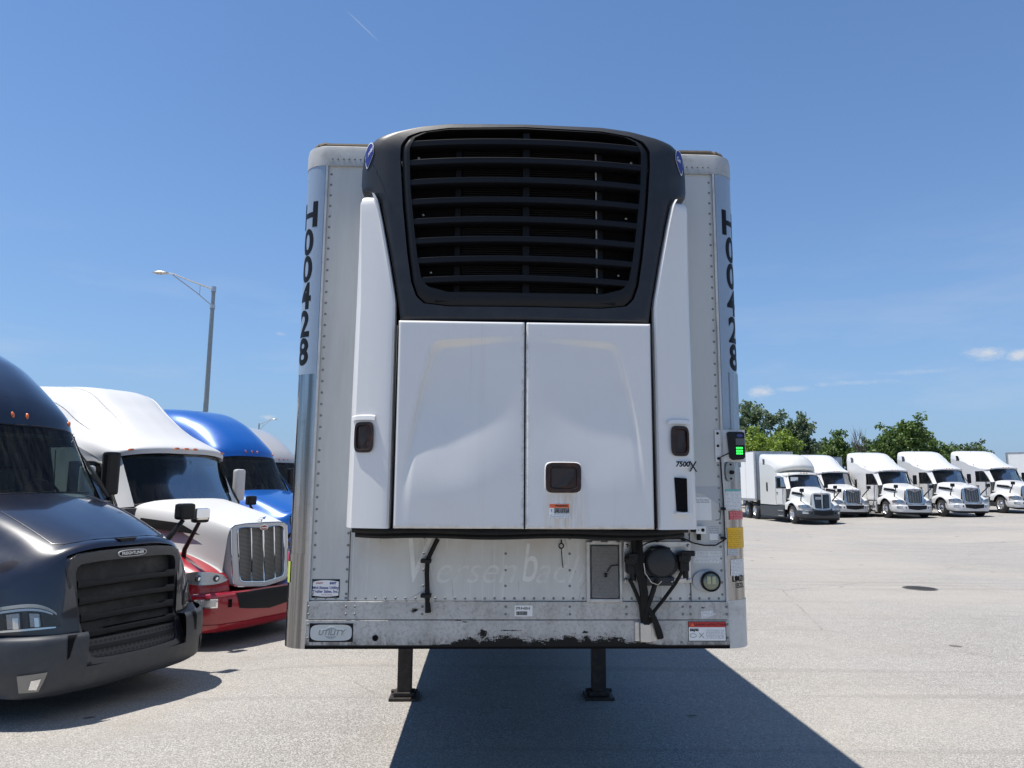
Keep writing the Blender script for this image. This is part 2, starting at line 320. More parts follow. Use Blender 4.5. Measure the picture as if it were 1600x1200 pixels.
def asphalt():
    m, t, b = newmat('weathered_pale_asphalt')
    c0 = N(t, 'ShaderNodeTexCoord').outputs['Object']
    def nn(s, d=4, r=.55): return noise(t, c0, s, d, r)
    vo = N(t, 'ShaderNodeTexVoronoi', feature='F1'); vo.inputs['Scale'].default_value = 85; t.links.new(c0, vo.inputs['Vector'])
    sp = N(t, 'ShaderNodeSeparateColor'); t.links.new(vo.outputs['Color'], sp.inputs[0])
    stone = mixcol(t, sp.outputs[0], (.12, .111, .098), (.52, .495, .45))
    stone = mixcol(t, ramp(t, vo.outputs['Distance'], .45, .75), stone, (.15, .14, .125))
    vo2 = N(t, 'ShaderNodeTexVoronoi', feature='F1'); vo2.inputs['Scale'].default_value = 190; t.links.new(c0, vo2.inputs['Vector'])
    sp2 = N(t, 'ShaderNodeSeparateColor'); t.links.new(vo2.outputs['Color'], sp2.inputs[0])
    stone = mixcol(t, .35, stone, mixcol(t, sp2.outputs[1], (.10, .095, .088), (.52, .50, .47)))
    c = mixcol(t, M_(t, 'MULTIPLY', ramp(t, nn(.35, 6, .6), .35, .7), .25), stone, (.36, .345, .325))
    c = mixcol(t, M_(t, 'MULTIPLY', ramp(t, nn(1.3, 7, .75), .46, .72), .34), c, (.20, .185, .165))
    c = mixcol(t, M_(t, 'MULTIPLY', ramp(t, noise(t, ocoord(t, (.25, 1.6, 1)), .9, 7, .75), .47, .70), .34), c, (.24, .22, .20))
    # warm sand patches
    c = mixcol(t, M_(t, 'MULTIPLY', ramp(t, nn(.16, 6, .65), .42, .66), .45), c, (.37, .335, .285))
    # oil drips
    v3 = N(t, 'ShaderNodeTexVoronoi', feature='F1'); v3.inputs['Scale'].default_value = 1.15; v3.inputs['Randomness'].default_value = 1
    dn = N(t, 'ShaderNodeMixRGB'); dn.blend_type = 'ADD'; dn.inputs[0].default_value = .12
    nz = N(t, 'ShaderNodeTexNoise'); nz.inputs['Scale'].default_value = 6; t.links.new(c0, nz.inputs['Vector']); t.links.new(c0, dn.inputs[1]); t.links.new(nz.outputs['Color'], dn.inputs[2])
    t.links.new(dn.outputs[0], v3.inputs['Vector'])
    s3 = N(t, 'ShaderNodeSeparateColor'); t.links.new(v3.outputs['Color'], s3.inputs[0])
    rad = M_(t, 'MULTIPLY', ramp(t, s3.outputs[0], .45, 1.0), .10)
    oil = M_(t, 'SUBTRACT', 1.0, ramp(t, M_(t, 'SUBTRACT', v3.outputs['Distance'], rad), -.012, .012))
    c = mixcol(t, M_(t, 'MULTIPLY', oil, .75), c, (.05, .045, .042))
    # hairline cracks sealed dark
    v4 = N(t, 'ShaderNodeTexVoronoi', feature='DISTANCE_TO_EDGE'); v4.inputs['Scale'].default_value = .16; t.links.new(dn.outputs[0], v4.inputs['Vector'])
    crk = M_(t, 'MULTIPLY', M_(t, 'SUBTRACT', 1.0, ramp(t, v4.outputs['Distance'], .0008, .003)), ramp(t, nn(.5, 3), .45, .6))
    c = mixcol(t, M_(t, 'MULTIPLY', crk, .35), c, (.08, .075, .07))
    # curved tyre scuffs
    c = mixcol(t, M_(t, 'MULTIPLY', ramp(t, noise(t, ocoord(t, (.06, 2.4, 1)), 1.2, 4, .5), .57, .66), .24), c, (.16, .15, .14))
    t.links.new(c, b.inputs['Base Color']); b.inputs['Roughness'].default_value = .9; b.inputs['Specular IOR Level'].default_value = .25
    bp = N(t, 'ShaderNodeBump'); bp.inputs['Strength'].default_value = .7; bp.inputs['Distance'].default_value = .004; bp.invert = True
    t.links.new(vo.outputs['Distance'], bp.inputs['Height']); t.links.new(bp.outputs[0], b.inputs['Normal'])
    return m
MT['asphalt'] = asphalt()

def leafmat(name, c1, c2):
    m, t, b = newmat(name)
    oi = N(t, 'ShaderNodeNewGeometry')
    n = noise(t, ocoord(t), .9, 4, .6)
    c = mixcol(t, oi.outputs['Random Per Island'], c1, c2)
    c = mixcol(t, M_(t, 'MULTIPLY', n, .5), c, tuple(v * 1.35 for v in c2))
    t.links.new(c, b.inputs['Base Color']); b.inputs['Roughness'].default_value = .55
    tl = N(t, 'ShaderNodeBsdfTranslucent'); t.links.new(c, tl.inputs[0])
    mx = N(t, 'ShaderNodeMixShader'); mx.inputs[0].default_value = .30
    t.links.new(b.outputs[0], mx.inputs[1]); t.links.new(tl.outputs[0], mx.inputs[2]); t.links.new(mx.outputs[0], t.nodes['Material Output'].inputs[0])
    return m
MT['leaf'] = leafmat('leaf_green', (.05, .095, .022), (.12, .19, .045))
MT['leaf_grey'] = leafmat('leaf_grey_green', (.07, .115, .055), (.15, .20, .11))
MT['leaf_bright'] = leafmat('leaf_yellow_green', (.12, .19, .025), (.22, .30, .04))
MT['leaf_far'] = leafmat('leaf_far', (.06, .10, .04), (.10, .15, .06))

# ------------------------------------------------------------------ mesh helpers
def tag(o, label=None, cat=None, group=None, kind=None):
    if label: o['label'] = label
    if cat: o['category'] = cat
    if group: o['group'] = group
    if kind: o['kind'] = kind
    return o
def empty(name, loc, rz=0, **k):
    o = bpy.data.objects.new(name, None); COL.objects.link(o); o.location = loc; o.rotation_euler = (0, 0, rz); o.empty_display_size = .3
    return tag(o, **k)
class MB:
    def __init__(s): s.v = []; s.f = []; s.sm = []
    def add(s, vs, fs, smooth=False):
        b = len(s.v); s.v += [tuple(map(float, v)) for v in vs]
        for f in fs: s.f.append(tuple(i + b for i in f)); s.sm.append(smooth)
        return s
    def box(s, x0, x1, y0, y1, z0, z1, bev=0.0):
        if bev <= 0:
            vs = [(x, y, z) for x in (x0, x1) for y in (y0, y1) for z in (z0, z1)]
            return s.add(vs, [(0, 1, 3, 2), (4, 6, 7, 5), (0, 4, 5, 1), (2, 3, 7, 6), (0, 2, 6, 4), (1, 5, 7, 3)])
        bm = bmesh.new(); bmesh.ops.create_cube(bm, size=1)
        bmesh.ops.scale(bm, vec=(x1 - x0, y1 - y0, z1 - z0), verts=bm.verts); bmesh.ops.translate(bm, vec=((x0 + x1) / 2, (y0 + y1) / 2, (z0 + z1) / 2), verts=bm.verts)
        bmesh.ops.bevel(bm, geom=bm.edges[:], offset=bev, segments=2, affect='EDGES', profile=.6)
        bm.verts.index_update(); s.add([v.co[:] for v in bm.verts], [[v.index for v in f.verts] for f in bm.faces], False); bm.free(); return s
    def grid(s, P, smooth=True, flip=False, closed=False):
        nr, nc = len(P), len(P[0]); vs = [p for r in P for p in r]; fs = []
        for i in range(nr - 1):
            for j in range(nc if closed else nc - 1):
                a, b_, c, d = i * nc + j, i * nc + (j + 1) % nc, (i + 1) * nc + (j + 1) % nc, (i + 1) * nc + j
                fs.append((a, d, c, b_) if flip else (a, b_, c, d))
        return s.add(vs, fs, smooth)
    def prism(s, poly, axis, a, b):
        """poly: 2-D points; axis 'x' extrudes yz poly, 'y' extrudes xz poly, 'z' extrudes xy poly"""
        n = len(poly)
        def P(p, t): return {'x': (t, p[0], p[1]), 'y': (p[0], t, p[1]), 'z': (p[0], p[1], t)}[axis]
        vs = [P(p, a) for p in poly] + [P(p, b) for p in poly]
        fs = [tuple(range(n)), tuple(range(2 * n - 1, n - 1, -1))] + [(i, i + n, (i + 1) % n + n, (i + 1) % n) for i in range(n)]
        return s.add(vs, fs)
    def tube(s, pts, r, n=10, cap=True):
        pts = [Vector(p) for p in pts]; rs = r if isinstance(r, (list, tuple)) else [r] * len(pts)
        T = [(pts[min(i + 1, len(pts) - 1)] - pts[max(i - 1, 0)]).normalized() for i in range(len(pts))]
        u = T[0].orthogonal().normalized(); rings = []
        for i, p in enumerate(pts):
            u = (u - T[i] * u.dot(T[i])).normalized(); v = T[i].cross(u)
            rings.append([p + (u * cos(2 * pi * k / n) + v * sin(2 * pi * k / n)) * rs[i] for k in range(n)])
        s.grid(rings, True, False, True)
        if cap:
            b = len(s.v); s.add(rings[0], [tuple(range(n - 1, -1, -1))]); s.add(rings[-1], [tuple(range(n))])
        return s
    def lathe(s, prof, c, axis='x', n=32):
        """prof: (t along axis, radius)"""
        rings = []
        for t_, r in prof:
            ring = []
            for k in range(n):
                a = 2 * pi * k / n; q = (r * cos(a), r * sin(a))
                p = {'x': (t_, q[0], q[1]), 'y': (q[0], t_, q[1]), 'z': (q[0], q[1], t_)}[axis]
                ring.append((p[0] + c[0], p[1] + c[1], p[2] + c[2]))
            rings.append(ring)
        return s.grid(rings, True, False, True)
    def build(s, name, m, parent=None, bev=0.0, sharp=35):
        me = bpy.data.meshes.new(name); me.from_pydata(s.v, [], s.f); me.validate()
        if any(s.sm): me.polygons.foreach_set('use_smooth', [bool(x) for x in s.sm][:len(me.polygons)] + [False] * max(0, len(me.polygons) - len(s.sm)))
        o = bpy.data.objects.new(name, me); COL.objects.link(o); me.materials.append(MT[m] if isinstance(m, str) else m)
        if parent: o.parent = parent
        bm = bmesh.new(); bm.from_mesh(me)
        bmesh.ops.remove_doubles(bm, verts=bm.verts, dist=1e-5)
        if bev > 0:
            es = [e for e in bm.edges if len(e.link_faces) == 2 and e.calc_face_angle(0) > radians(30)]
            bmesh.ops.bevel(bm, geom=es, offset=bev, segments=2, affect='EDGES', profile=.6, clamp_overlap=True)
        bmesh.ops.recalc_face_normals(bm, faces=bm.faces)
        for e in bm.edges:
            if len(e.link_faces) == 2 and e.calc_face_angle(0) > radians(sharp): e.smooth = False
        bm.to_mesh(me); bm.free(); me.update()
        return o
def children(o): return [c for c in bpy.data.objects if c.parent == o]
def copy_tree(o, parent=None):
    c = o.copy(); COL.objects.link(c)
    if parent: c.parent = parent
    for ch in children(o): copy_tree(ch, c)
    return c

def cr1(P, t):
    """catmull-rom through the rows of array P (n, k) at float parameters t"""
    P = np.asarray(P, float); n = len(P); i = np.clip(np.floor(t).astype(int), 0, n - 2); f = (t - i)
    p0 = np.where((i > 0)[:, None], P[np.maximum(i - 1, 0)], 2 * P[i] - P[i + 1]); p1 = P[i]; p2 = P[i + 1]
    p3 = np.where((i < n - 2)[:, None], P[np.minimum(i + 2, n - 1)], 2 * P[i + 1] - P[i])
    f = f[:, None]
    return .5 * ((2 * p1) + (-p0 + p2) * f + (2 * p0 - 5 * p1 + 4 * p2 - p3) * f ** 2 + (-p0 + 3 * p1 - 3 * p2 + p3) * f ** 3)
class Surf:
    def __init__(s, ctrl): s.C = np.array(ctrl, float); s.nr, s.nc = s.C.shape[:2]
    def ev(s, u, v):
        u = np.atleast_1d(np.asarray(u, float)); v = np.atleast_1d(np.asarray(v, float))
        A = cr1(s.C.reshape(s.nr, -1), u).reshape(len(u), s.nc, 3)
        out = np.zeros((len(u), len(v), 3))
        for i in range(len(u)): out[i] = cr1(A[i], v)
        return out
    def pt(s, u, v, off=0.0):
        p = s.ev([u], [v])[0, 0]; e = .02
        a = s.ev([min(u + e, s.nr - 1)], [v])[0, 0] - s.ev([max(u - e, 0)], [v])[0, 0]
        b = s.ev([u], [min(v + e, s.nc - 1)])[0, 0] - s.ev([u], [max(v - e, 0)])[0, 0]
        n = np.cross(a, b); n /= (np.linalg.norm(n) + 1e-12)
        return p + n * off
    def grid(s, u0, u1, nu, v0, v1, nv, mir=False):
        G = s.ev(np.linspace(u0, u1, nu), np.linspace(v0, v1, nv))
        if mir: G = G * np.array([-1, 1, 1])
        return G.tolist()
def both(mb, surf, u0, u1, nu, v0, v1, nv):
    mb.grid(surf.grid(u0, u1, nu, v0, v1, nv)); mb.grid(surf.grid(u0, u1, nu, v0, v1, nv, True))
    return mb
def patch_off(surf, corners, nu, nv, off, side=1, sx=1):
    """thin raised piece following a surface: corners = 4 (u,v)"""
    (a, b, c, d) = [np.array(q, float) for q in corners]; G = []
    for i in range(nu):
        r = []; f = i / (nu - 1)
        for j in range(nv):
            g = j / (nv - 1); q = (a * (1 - g) + b * g) * (1 - f) + (d * (1 - g) + c * g) * f
            p = surf.pt(q[0], q[1], off * side); r.append((p[0] * sx, p[1], p[2]))
        G.append(r)
    return G

_fonts = {}
def text_mesh(s, size, bold=0.0, shear=0.0, spacing=1.0, widthscale=1.0, res=4):
    cu = bpy.data.curves.new('lettering', 'FONT'); cu.body = s; cu.size = size; cu.align_x = 'CENTER'; cu.align_y = 'CENTER'
    cu.offset = bold; cu.shear = shear; cu.space_character = spacing; cu.resolution_u = res
    o = bpy.data.objects.new('lettering', cu); COL.objects.link(o)
    dg = bpy.context.evaluated_depsgraph_get(); me = bpy.data.meshes.new_from_object(o.evaluated_get(dg))
    vs = [(v.co.x * widthscale, v.co.y) for v in me.vertices]; fs = [tuple(p.vertices) for p in me.polygons]
    bpy.data.objects.remove(o); bpy.data.curves.remove(cu); bpy.data.meshes.remove(me)
    return vs, fs
def lettering(s, size, c, m, parent, yaw=0.0, tilt=0.0, name='lettering', **k):
    """flat lettering facing -y at c"""
    vs, fs = text_mesh(s, size, **k)
    mb = MB(); out_ = []
    for x, z in vs:
        xx, zz = x * cos(tilt) - z * sin(tilt), x * sin(tilt) + z * cos(tilt)
        out_.append((c[0] + xx * cos(yaw), c[1] + xx * sin(yaw), c[2] + zz))
    mb.add(out_, fs); return mb.build(name, m, parent)

# ------------------------------------------------------------------ ground
def sstep(a, b, x):
    t = min(1, max(0, (x - a) / (b - a))); return t * t * (3 - 2 * t)
def gz(x, y):
    r = .030 * max(0.0, (x - 14.5)) * sstep(14.5, 20, x)
    r = min(r, .75) if x > 0 else r
    l = -.17 * sstep(1.6, 3.6, -x) * sstep(6.5, 10.5, y)
    return r + l
xs = sorted(set([round(v, 2) for v in np.concatenate([np.linspace(-900, -60, 12), np.linspace(-50, 60, 111), np.linspace(70, 900, 12)])]))
ys = sorted(set([round(v, 2) for v in np.concatenate([np.linspace(-300, -20, 6), np.linspace(-10, 70, 81), np.linspace(80, 1800, 16)])]))
g = MB(); g.grid([[(x, y, gz(x, y)) for x in xs] for y in ys])
ground = tag(g.build('ground', 'asphalt'), kind='structure')

# ------------------------------------------------------------------ main refrigerated trailer
TX, TY, TYAW = 0.0511, 4.0563, 0.0357
def tl(px, py, yl=0.0):
    """photo pixel measured on the trailer's own plane y = yl, in trailer coordinates (x, z)"""
    d = _F + _R * ((px - 800) / F_PX) + _U * ((600 - py) / F_PX)
    n = Vector((-sin(TYAW), cos(TYAW), 0)); P0 = Vector((TX, TY, 0)); o = Vector((0, 0, CAM_H))
    s_ = ((P0 - o).dot(n) + yl) / d.dot(n); q = o + d * s_ - P0
    return q.x * cos(TYAW) + q.y * sin(TYAW), q.z
trailer = empty('refrigerated_trailer', (TX, TY, 0), TYAW, label='white refrigerated semi trailer with black louvred cooling unit, numbered H00428, on its landing legs', cat='trailer')
TR = trailer
WX, R_P, ZB, ZT = 1.165, .13, 1.215, 3.975
# body
b = MB(); b.box(-1.293, 1.293, .135, 16.1, 1.26, 4.07)
body = b.build('body', 'side', TR)
b = MB(); b.box(-WX, WX, .004, .1, ZB + .24, ZT); b.build('front_wall', 'wall', TR)
b = MB(); b.box(-.93, .93, .0, .004, 1.455, 1.86); b.build('front_wall_panel', 'wall_low', TR)
# seams of the lower skin
b = MB()
for px in (545, 1079): x, _ = tl(px, 900); b.box(x - .0015, x + .0015, -.0008, .003, 1.456, 1.83)
b.build('seam', 'black', TR)
# rails
b = MB(); b.box(-WX, WX, -.010, .1, 1.357, 1.452, .002); b.build('lower_rail', 'rail', TR)
b = MB(); b.box(-WX, WX, -.012, .1, ZB, 1.353, .002); b.build('lower_rail', 'rail', TR)
b = MB(); b.box(-WX - .005, WX + .005, -.004, .1, ZB - .014, ZB - .001); b.box(-1.29, 1.29, .1, 16.0, ZB - .014, ZB + .03); b.build('underside', 'black', TR)
b = MB()
for k in range(40): b.box(-1.25, 1.25, .5 + k * .39, .56 + k * .39, ZB - .10, ZB - .016)
b.build('cross_member', 'darksteel', TR)
def post_pt(s, sx, d=0.0):
    if s < 0: x, y, nx, ny = WX + s, 0.0, 0, -1
    elif s < R_P * pi / 2: a = s / R_P; x, y, nx, ny = WX + R_P * sin(a), R_P - R_P * cos(a), sin(a), -cos(a)
    else: x, y, nx, ny = WX + R_P, R_P + s - R_P * pi / 2, 1, 0
    return (sx * (x + nx * d), y + ny * d)
L_P = R_P * pi / 2 + .10
for sx in (-1, 1):
    p = MB(); ss = np.linspace(0, L_P, 26)
    lo, hi = ZB - .012, 1.700 if sx < 0 else 3.96
    def shell(z0, z1, d, s0=0.0, s1=L_P, n=26):
        q = np.linspace(s0, s1, n); mb = MB()
        O = [post_pt(s, sx, d) for s in q]; I = [post_pt(s, sx, d - .004) for s in q]
        mb.grid([[(x, y, z) for x, y in O] for z in np.linspace(z0, z1, 4)])
        mb.grid([[(x, y, z) for x, y in I] for z in (z0, z1)])
        for z in (z0, z1): mb.grid([[(x, y, z) for x, y in O], [(x, y, z) for x, y in I]], False)
        for e in (0, -1): mb.grid([[(O[e][0], O[e][1], z), (I[e][0], I[e][1], z)] for z in (z0, z1)], False)
        return mb
    cp = shell(ZB - .01, 3.965, .006).build('corner_post', 'steel', TR)
    cp['label'] = 'polished steel corner post carrying the number H00428'
    # ribs pressed in the post
    if sx > 0:
        mb = MB()
        for s0 in (.05, .085, .12, .155): 
            for (z0, z1) in ((2.20, 2.75),): mb.add([(*post_pt(s0 - .006, sx, .0065), z0), (*post_pt(s0, sx, .011), z0), (*post_pt(s0 + .006, sx, .0065), z0), (*post_pt(s0 - .006, sx, .0065), z1), (*post_pt(s0, sx, .011), z1), (*post_pt(s0 + .006, sx, .0065), z1)], [(0, 1, 4, 3), (1, 2, 5, 4)])
        mb.build('rib', 'steel', cp)
    if sx < 0: shell(ZB - .012, 1.705, .009).build('post_foot_plate', 'steel', cp)
    else: shell(ZB - .012, 1.46, .009).build('post_foot_plate', 'trimgrey', cp)
    shell(2.71 if sx < 0 else 2.42, 3.962, .0075, .004, R_P * pi / 2 + .04).build('film_backing', 'film', cp)
    shell(ZB, 3.965, .010, -.012, .0, 3).build('edge_strip', 'trimgrey', cp)
    # stacked characters bent round the post
    zc0 = tl(488, 336)[1]; pitch = .1645
    for k, ch in enumerate('H00428'):
        vs, fs = text_mesh(ch, .212, bold=.0068, widthscale=.96 if ch == 'H' else .86, res=6)
        bm = bmesh.new(); bv = [bm.verts.new((x, 0, z)) for x, z in vs]
        for f in fs:
            try: bm.faces.new([bv[i] for i in f])
            except ValueError: pass
        x0 = min(v[0] for v in vs); x1 = max(v[0] for v in vs)
        xx = x0 + .008
        while xx < x1:
            bmesh.ops.bisect_plane(bm, geom=bm.verts[:] + bm.edges[:] + bm.faces[:], plane_co=(xx, 0, 0), plane_no=(1, 0, 0)); xx += .008
        bm.verts.index_update()
        sc = .103 if sx < 0 else .104
        mb = MB(); zc = zc0 - k * pitch
        mb.add([(*post_pt(sc + (v.co.x if sx > 0 else -v.co.x), sx, .0083), zc + v.co.z) for v in bm.verts], [[v.index for v in f.verts] for f in bm.faces])
        bm.free(); mb.build('character', 'ink', cp)
# lime label low on the left post
mb = MB(); G = [[(*post_pt(s, -1, .0125), z) for s in np.linspace(.115, .150, 5)] for z in (1.545, 1.66)]
mb.grid(G); mb.build('sticker', 'limegreen', TR)
# top rail and roof
b = MB()
ss = np.linspace(-.9, L_P, 40)
prof = [(ZT - .012, .010), (4.055, .010), (4.085, .004), (4.10, -.02), (4.104, -.06)]
for sx in (-1, 1):
    b.grid([[(*post_pt(s, sx, d), z) for s in [-WX] + list(np.linspace(-.02, L_P, 24))] for z, d in prof])
    b.grid([[(*post_pt(s, sx, d), ZT - .012) for s in [-WX] + list(np.linspace(-.02, L_P, 24))] for d in (.010, -.02)])
b.build('top_rail', mat('dirty_rail_cap', (.43, .43, .41), .45, .1, 0, .6, (.20, .18, .15), 11), TR)
b = MB(); b.box(-1.285, 1.285, .14, 16.1, 4.07, 4.104); b.build('roof', 'side', TR)
mat_gask = mat('brown_weathered_gasket', (.11, .08, .05), .8, dirt=.6, dcol=(.04, .03, .025), dscale=25, bump=.6, bscale=60)
b = MB()
path = [(*post_pt(s, 1, -.045), 4.112) for s in np.linspace(-.0, R_P * pi / 2, 10)]
pts = [(-x, y, z) for x, y, z in reversed(path)] + path
pts = [(x, y, z + .006 * math.sin(i * 2.7)) for i, (x, y, z) in enumerate(pts)]
b.tube(pts, .020, 8); b.build('roof_gasket', mat_gask, TR)

# rivets: one joined part
rv = MB()
def rivet(x, z, y=0.0, r=.0075):
    n = 8; ring = [(x + r * cos(2 * pi * k / n), y, z + r * sin(2 * pi * k / n)) for k in range(n)]; ring2 = [(x + r * .6 * cos(2 * pi * k / n), y - .0035, z + r * .6 * sin(2 * pi * k / n)) for k in range(n)]
    rv.grid([ring, ring2], True, False, True); rv.add(ring2, [tuple(range(n))])
z = 1.49
while z < 3.95: rivet(-1.135, z, .004); rivet(1.135, z, .004); z += .0655
z = 1.49
while z < 1.84: rivet(-.955, z, .004); rivet(.955, z, .004); z += .0655
for px in (662, 790, 890): 
    x = tl(px, 880)[0]
    for z in (1.795, 1.71, 1.62, 1.535): rivet(x, z, 0)
x = -1.12
while x < 1.14:
    rivet(x, 1.468, 0 if abs(x) < .93 else .004); x += .0545
for px in (541, 555, 660, 790, 890, 978, 1066, 1078):
    x = tl(px, 950)[0]
    for z in (1.385, 1.425): rivet(x, z, -.010)
for px in (483, 1134):
    x = tl(px, 950)[0]
    for z in (1.385, 1.425, 1.33, 1.26): rivet(x, z, -.0125)
for px, z in ((554, 1.232), (657, 1.236), (1064, 1.236)): rivet(tl(px, 1000)[0], z, -.0125)
for sx in (-1, 1):
    for k in range(14): rivet(sx * (1.13 - k * .033), 4.005, -.010, .006)
rv_o = rv.build('rivets', mat('dull_rivet', (.20, .20, .19), .5, .3), TR); rv_o['kind'] = 'stuff'
b = MB(); x, z = tl(587, 996); b.lathe([(0, .016), (-.004, .016), (-.004, .009), (.0, .008)], (x, -.013, z), 'y', 20); b.lathe([(0, .009), (0, .0)], (x, -.0145, z), 'y', 20); b.build('drain_plug', 'black', TR)

# landing legs
zf = 0
for px, xx in ((632, -.97), (937, .95)):
    leg = MB(); y0 = 3.33
    leg.box(xx - .084, xx + .084, y0 - .075, y0 + .075, .80, 1.2, .006)
    leg.box(xx - .068, xx + .068, y0 - .06, y0 + .06, .06, .80, .006)
    lo = leg.build('landing_leg', 'darksteel', TR)
    ft = MB(); ft.box(xx - .14, xx + .14, y0 - .13, y0 + .13, .0, .028, .004); ft.box(xx - .10, xx + .10, y0 - .085, y0 + .085, .028, .07, .01); ft.tube([(xx - .13, y0, .065), (xx + .13, y0, .065)], .018)
    ft.build('foot_pad', 'darksteel', lo)
mb = MB(); mb.box(-.88, -.74, 3.25, 3.42, .98, 1.16, .012); mb.lathe([(-.89, .05), (-.74, .05)], (0, 3.30, 1.0), 'x', 14); mb.build('gearbox', 'darksteel', TR)
mb = MB(); mb.tube([(-1.06, 3.33, 1.06), (-1.22, 3.33, 1.06), (-1.24, 3.36, 1.16), (-1.22, 3.40, 1.19)], .011, 8); mb.build('crank_handle', 'darksteel', TR)
mb = MB(); mb.tube([(-.95, 3.36, .70), (-.1, 3.36, 1.18)], .016, 6); mb.build('cross_brace', 'darksteel', TR)
mb = MB(); mb.tube([(.93, 3.36, .70), (.1, 3.36, 1.18)], .016, 6); mb.build('cross_brace', 'darksteel', TR)
for sx in (-1, 1):
    mb = MB(); mb.box(min(sx * .92, sx * 1.26), max(sx * .92, sx * 1.26), 14.75, 14.77, .28, 1.1); mb.build('mud_flap', 'rubber', TR)
b = MB(); b.tube([(-.9, 3.33, 1.08), (.9, 3.33, 1.08)], .02); b.tube([(-.97, 3.4, .95), (-.7, 4.5, 1.2)], .025); b.tube([(.97, 3.4, .95), (.7, 4.5, 1.2)], .025)
b.build('cross_shaft', 'darksteel', TR)
b = MB(); b.box(-.87, -.70, 3.30, 3.33, 1.135, 1.16); b.add([(-.78, 3.2, 1.16), (-.69, 3.2, 1.16), (-.70, 3.2, 1.07), (-.78, 3.25, 1.16), (-.69, 3.25, 1.16), (-.70, 3.25, 1.07)], [(0, 1, 2), (5, 4, 3), (0, 3, 4, 1), (1, 4, 5, 2), (2, 5, 3, 0)]); b.build('hanger_bracket', 'side', TR)
# running gear far at the back
def wheel(parent, c, side, r=.50, wd=.28, rim='rim', name='wheel', dual=False):
    x, y, z = c; s = side
    mb = MB(); R = r
    pr = [(.0, R * .58), (.02, R * .72), (.03, R * .90), (.055, R * .975), (.08, R), (wd - .08, R), (wd - .055, R * .975), (wd - .03, R * .90), (wd - .01, R * .7), (wd, R * .58)]
    mb.lathe([((-t) * s, q) for t, q in pr], c, 'x', 36)
    ty = mb.build(name, 'tyre', parent)
    mb = MB(); pr = [(.012, R * .585), (.0, R * .56), (.02, R * .53), (.075, R * .50), (.085, R * .36), (.05, R * .30), (.03, R * .26), (.0, R * .20), (-.03, R * .19), (-.045, R * .12), (-.05, 0.001)]
    mb.lathe([((-t) * s, q) for t, q in pr], c, 'x', 36)
    for k in range(10):
        a = 2 * pi * k / 10; mb.lathe([((-.03) * s, .0001), ((-.03) * s, .016), ((-.08) * s * -1 * -1, .016)], (x, y + R * .31 * cos(a), z + R * .31 * sin(a)), 'x', 8)
    mb.build('rim', rim, ty)
    holes = MB()
    for k in range(10):
        a = 2 * pi * (k + .5) / 10; holes.lathe([(-.0835 * s + .004 * s, 0.0001), (-.0835 * s + .004 * s, .024)], (x, y + R * .43 * cos(a), z + R * .43 * sin(a)), 'x', 12)
    holes.build('hand_holes', 'black', ty)['kind'] = 'stuff'
    return ty
for y0 in (12.6, 13.85):
    for sx in (-1, 1): wheel(TR, (sx * 1.26, y0, .5), sx)
    b = MB(); b.tube([(-1.1, y0, .5), (1.1, y0, .5)], .07); b.build('axle', 'darksteel', TR)
b = MB(); b.box(-.55, -.45, 11.8, 15.6, .95, 1.2); b.box(.45, .55, 11.8, 15.6, .95, 1.2); b.build('bogie_frame', 'darksteel', TR)

# ---- cooling unit on the nose: charcoal shroud, louvre grille, side panels, doors
def yf(x, z):
    """front face of the unit in plan and section"""
    a = abs(x) / .87
    y = -.455 + .03 * max(0, a) ** 4
    if a > .84: y += .045 * ((a - .84) / .16) ** 2
    if z > 3.86: y += .05 * ((z - 3.86) / .17) ** 2
    return y
def meas(pts, yl, top, bot):
    """left half measured on the unit's face, mirrored: list of (x, z) from top centre to bottom centre"""
    out_ = [(0.0, tl(806, top, yl)[1])]
    for p in pts: x, z = tl(*p, yl); out_.append((abs(x), z))
    return out_ + [(0.0, tl(820, bot, yl)[1])]
OUT = meas([(702, 187), (657, 192.5), (615, 202.5), (590, 211), (575, 221), (566, 235), (562.5, 257), (561.5, 280), (563, 290), (570, 294), (580, 296), (588, 301), (594, 312), (601, 345), (612, 407), (620, 457), (626, 500)], -.435, 187, 500)
INN = meas([(702, 194.5), (657, 202), (637, 210), (626, 225), (625, 245), (629, 320), (636, 395), (642, 440), (650, 463), (662, 474), (700, 479)], -.45, 192, 480)
def fullpoly(h): return h + [(-x, z) for x, z in reversed(h[1:-1])]
def polar(poly, c, a):
    d = (cos(a), sin(a)); best = None
    for i in range(len(poly)):
        p, q = poly[i], poly[(i + 1) % len(poly)]
        ex, ez = q[0] - p[0], q[1] - p[1]; det = -d[0] * ez + d[1] * ex
        if abs(det) < 1e-9: continue
        rx, rz = p[0] - c[0], p[1] - c[1]
        t_ = (-rx * ez + rz * ex) / det; u_ = (d[0] * rz - d[1] * rx) / det
        if t_ > 0 and -1e-6 <= u_ <= 1 + 1e-6 and (best is None or t_ > best): best = t_
    return (c[0] + d[0] * best, c[1] + d[1] * best)
CC = (0, 3.45)
angs = sorted(set([round(a, 4) for a in np.linspace(-pi, pi, 220, endpoint=False)] + [round(atan2(z - CC[1], x - CC[0]), 4) for x, z in fullpoly(OUT)]))
PO, PI_ = fullpoly(OUT), fullpoly(INN)
ring_o = [polar(PO, CC, a) for a in angs]; ring_i = [polar(PI_, CC, a) for a in angs]
rows = []
for k in range(7):
    f = k / 6
    rows.append([((1 - f) * i[0] + f * o[0], yf((1 - f) * i[0] + f * o[0], (1 - f) * i[1] + f * o[1]) + (.012 if k == 6 else 0), (1 - f) * i[1] + f * o[1]) for i, o in zip(ring_i, ring_o)])
inner_back = [(p[0], p[1] + .05, p[2]) for p in rows[0]]
